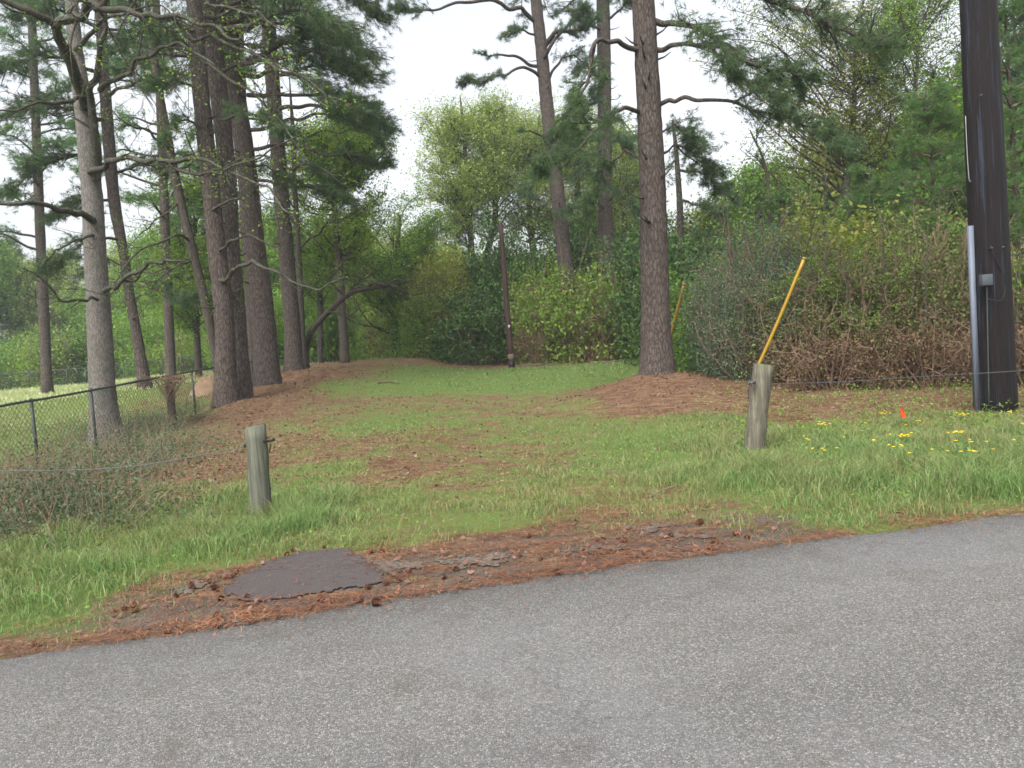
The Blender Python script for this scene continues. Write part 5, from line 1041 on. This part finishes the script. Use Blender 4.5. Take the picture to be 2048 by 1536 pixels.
FL = [(1642,844,9,'dense yellow flower cluster just right of the leaning grey post'), (1767,822,9,'yellow flower cluster left of the orange flag'), (1729,846,1,'single yellow flower between two clusters left of the flag'), (1847,806,2,'yellow flowers in weeds up right of the orange flag'),
 (1920,825,9,'tall yellow flower cluster left of the utility pole foot'), (2018,820,4,'yellow flowers at the right foot of the utility pole'), (2012,775,2,'yellow flowers standing before the utility pole base'), (1919,861,9,'biggest low yellow cluster below the utility pole'), (1915,876,2,'small yellow blooms under the biggest low cluster'),
 (1937,879,2,'small yellow blooms right of the biggest low cluster'), (1813,866,9,'yellow flower cluster below the orange flag'), (1796,868,2,'small yellow blooms left of the cluster below the flag'), (1749,875,2,'yellow blooms in grass left below the flag'), (1782,885,2,'yellow blooms in grass lower left of the flag'), (1803,888,2,'yellow bloom in grass straight below the flag'),
 (1610,872,2,'yellow bloom in grass nearest the leaning post'), (1616,880,1,'tiny yellow bloom second nearest the leaning post'), (1629,892,2,'yellow bloom low in grass right of the leaning post'), (1652,895,2,'yellow bloom low in grass below the dense cluster'), (1687,874,1,'small yellow bloom alone right of the dense cluster'), (1836,837,2,'yellow bloom in brown weeds right of the flag'),
 (1812,850,1,'tiny yellow bloom just under the flag'), (1889,897,2,'yellow bloom leftmost of the low row below the pole'), (1925,897,4,'yellow blooms in the middle of the low row below the pole'), (1950,897,2,'yellow bloom in the low row right of the middle'), (1987,898,1,'yellow bloom at the right end of the low row'), (2034,875,2,'yellow bloom at the right edge of the grass'), (1972,883,1,'small yellow bloom right of the biggest low cluster'), (1820,906,1,'lowest yellow bloom in the grass below the flag'),
 (2044,847,1,'orange yellow bloom at the very right edge'), (1092,712,2,'far yellow flower at the hedge foot right of the short pole'), (1152,714,1,'far yellow flower at the hedge foot, middle one'), (1242,708,2,'far yellow flower at the hedge foot beside the big pine')]
for a, c_, k, lab in FL:
    far = a < 1300; q = ground_at(a, c_+(14 if far else 38)); Yq = 34.5 if far else q[1]; top = at(a, c_, Yq); base = gp(top[0], Yq); h = max(.12, top[2]-base[2]); s = (h/.34); w_ = 1.0 if not far else 2.2
    pr_ = FP[k]
    if not pr_[1]: o = pr_[0]; pr_[1] = True; o.location = tuple(map(float, base))
    else: o = dup(pr_[0], base)
    o.rotation_euler = (0, 0, rng.random()*6.28); o.scale = (w_*.85, w_*.85, s); o['label'] = lab; o['group'] = 'yellow wildflowers'
# sticks
def stick(pts, r, lab, dz=.03):
    P = np.array([ground_at(*p) for p in pts]); P[:, 2] += dz; b = Buf(); S = smooth_path(P, 5); tube(b, S, np.linspace(r, r*.4, len(S)), 6)
    k = len(S)//2; e = S[k]+(S[-1]-S[0])*.25+np.cross(nrm(S[-1]-S[0]), [0, 0, 1])*.3*np.linalg.norm(S[-1]-S[0]); tube(b, np.array([S[k], (S[k]+e)/2+[0, 0, .03], e]), [r*.5, r*.35, r*.2], 4); base = S[0].copy(); tag(b.build('fallen_stick', MT['twig'], None, base), lab, 'stick')
stick([(755, 768), (778, 766), (800, 769)], .03, 'dark branched stick lying on the lawn left of the middle'); stick([(1318, 748), (1325, 755), (1336, 760)], .02, 'grey stick on the needle mound below the big pine')
stick([(1300, 1000), (1330, 985), (1355, 975)], .012, 'thin stick in the straw coloured grass left of the leaning post'); stick([(645, 1241), (655, 1240), (666, 1242)], .008, 'short flat twig lying on the asphalt below the dark patch', .012)
stick([(1040, 731), (1090, 730), (1120, 731)], .05, 'pale fallen log on the grass right of the short pole'); stick([(1180, 727), (1230, 724), (1265, 720)], .05, 'fallen branch at the hedge foot left of the big pine')

# ---------------------------------------------------------------- haze
if HAZE:
    m = bpy.data.materials.new('air'); m.use_nodes = True; t = m.node_tree; t.nodes.remove(t.nodes['Principled BSDF'])
    v = t.nodes.new('ShaderNodeVolumePrincipled'); v.inputs['Color'].default_value = (.86, .92, 1, 1); v.inputs['Density'].default_value = HAZE; v.inputs['Anisotropy'].default_value = .2
    t.links.new(v.outputs[0], t.nodes['Material Output'].inputs['Volume']); b = Buf(); box(b, (0, 150, 16), (1990, 2400, 36)); tag(b.build('haze', m), 'thin pale air between the trees', 'haze', kind='stuff')
    sc.cycles.volume_bounces = 0
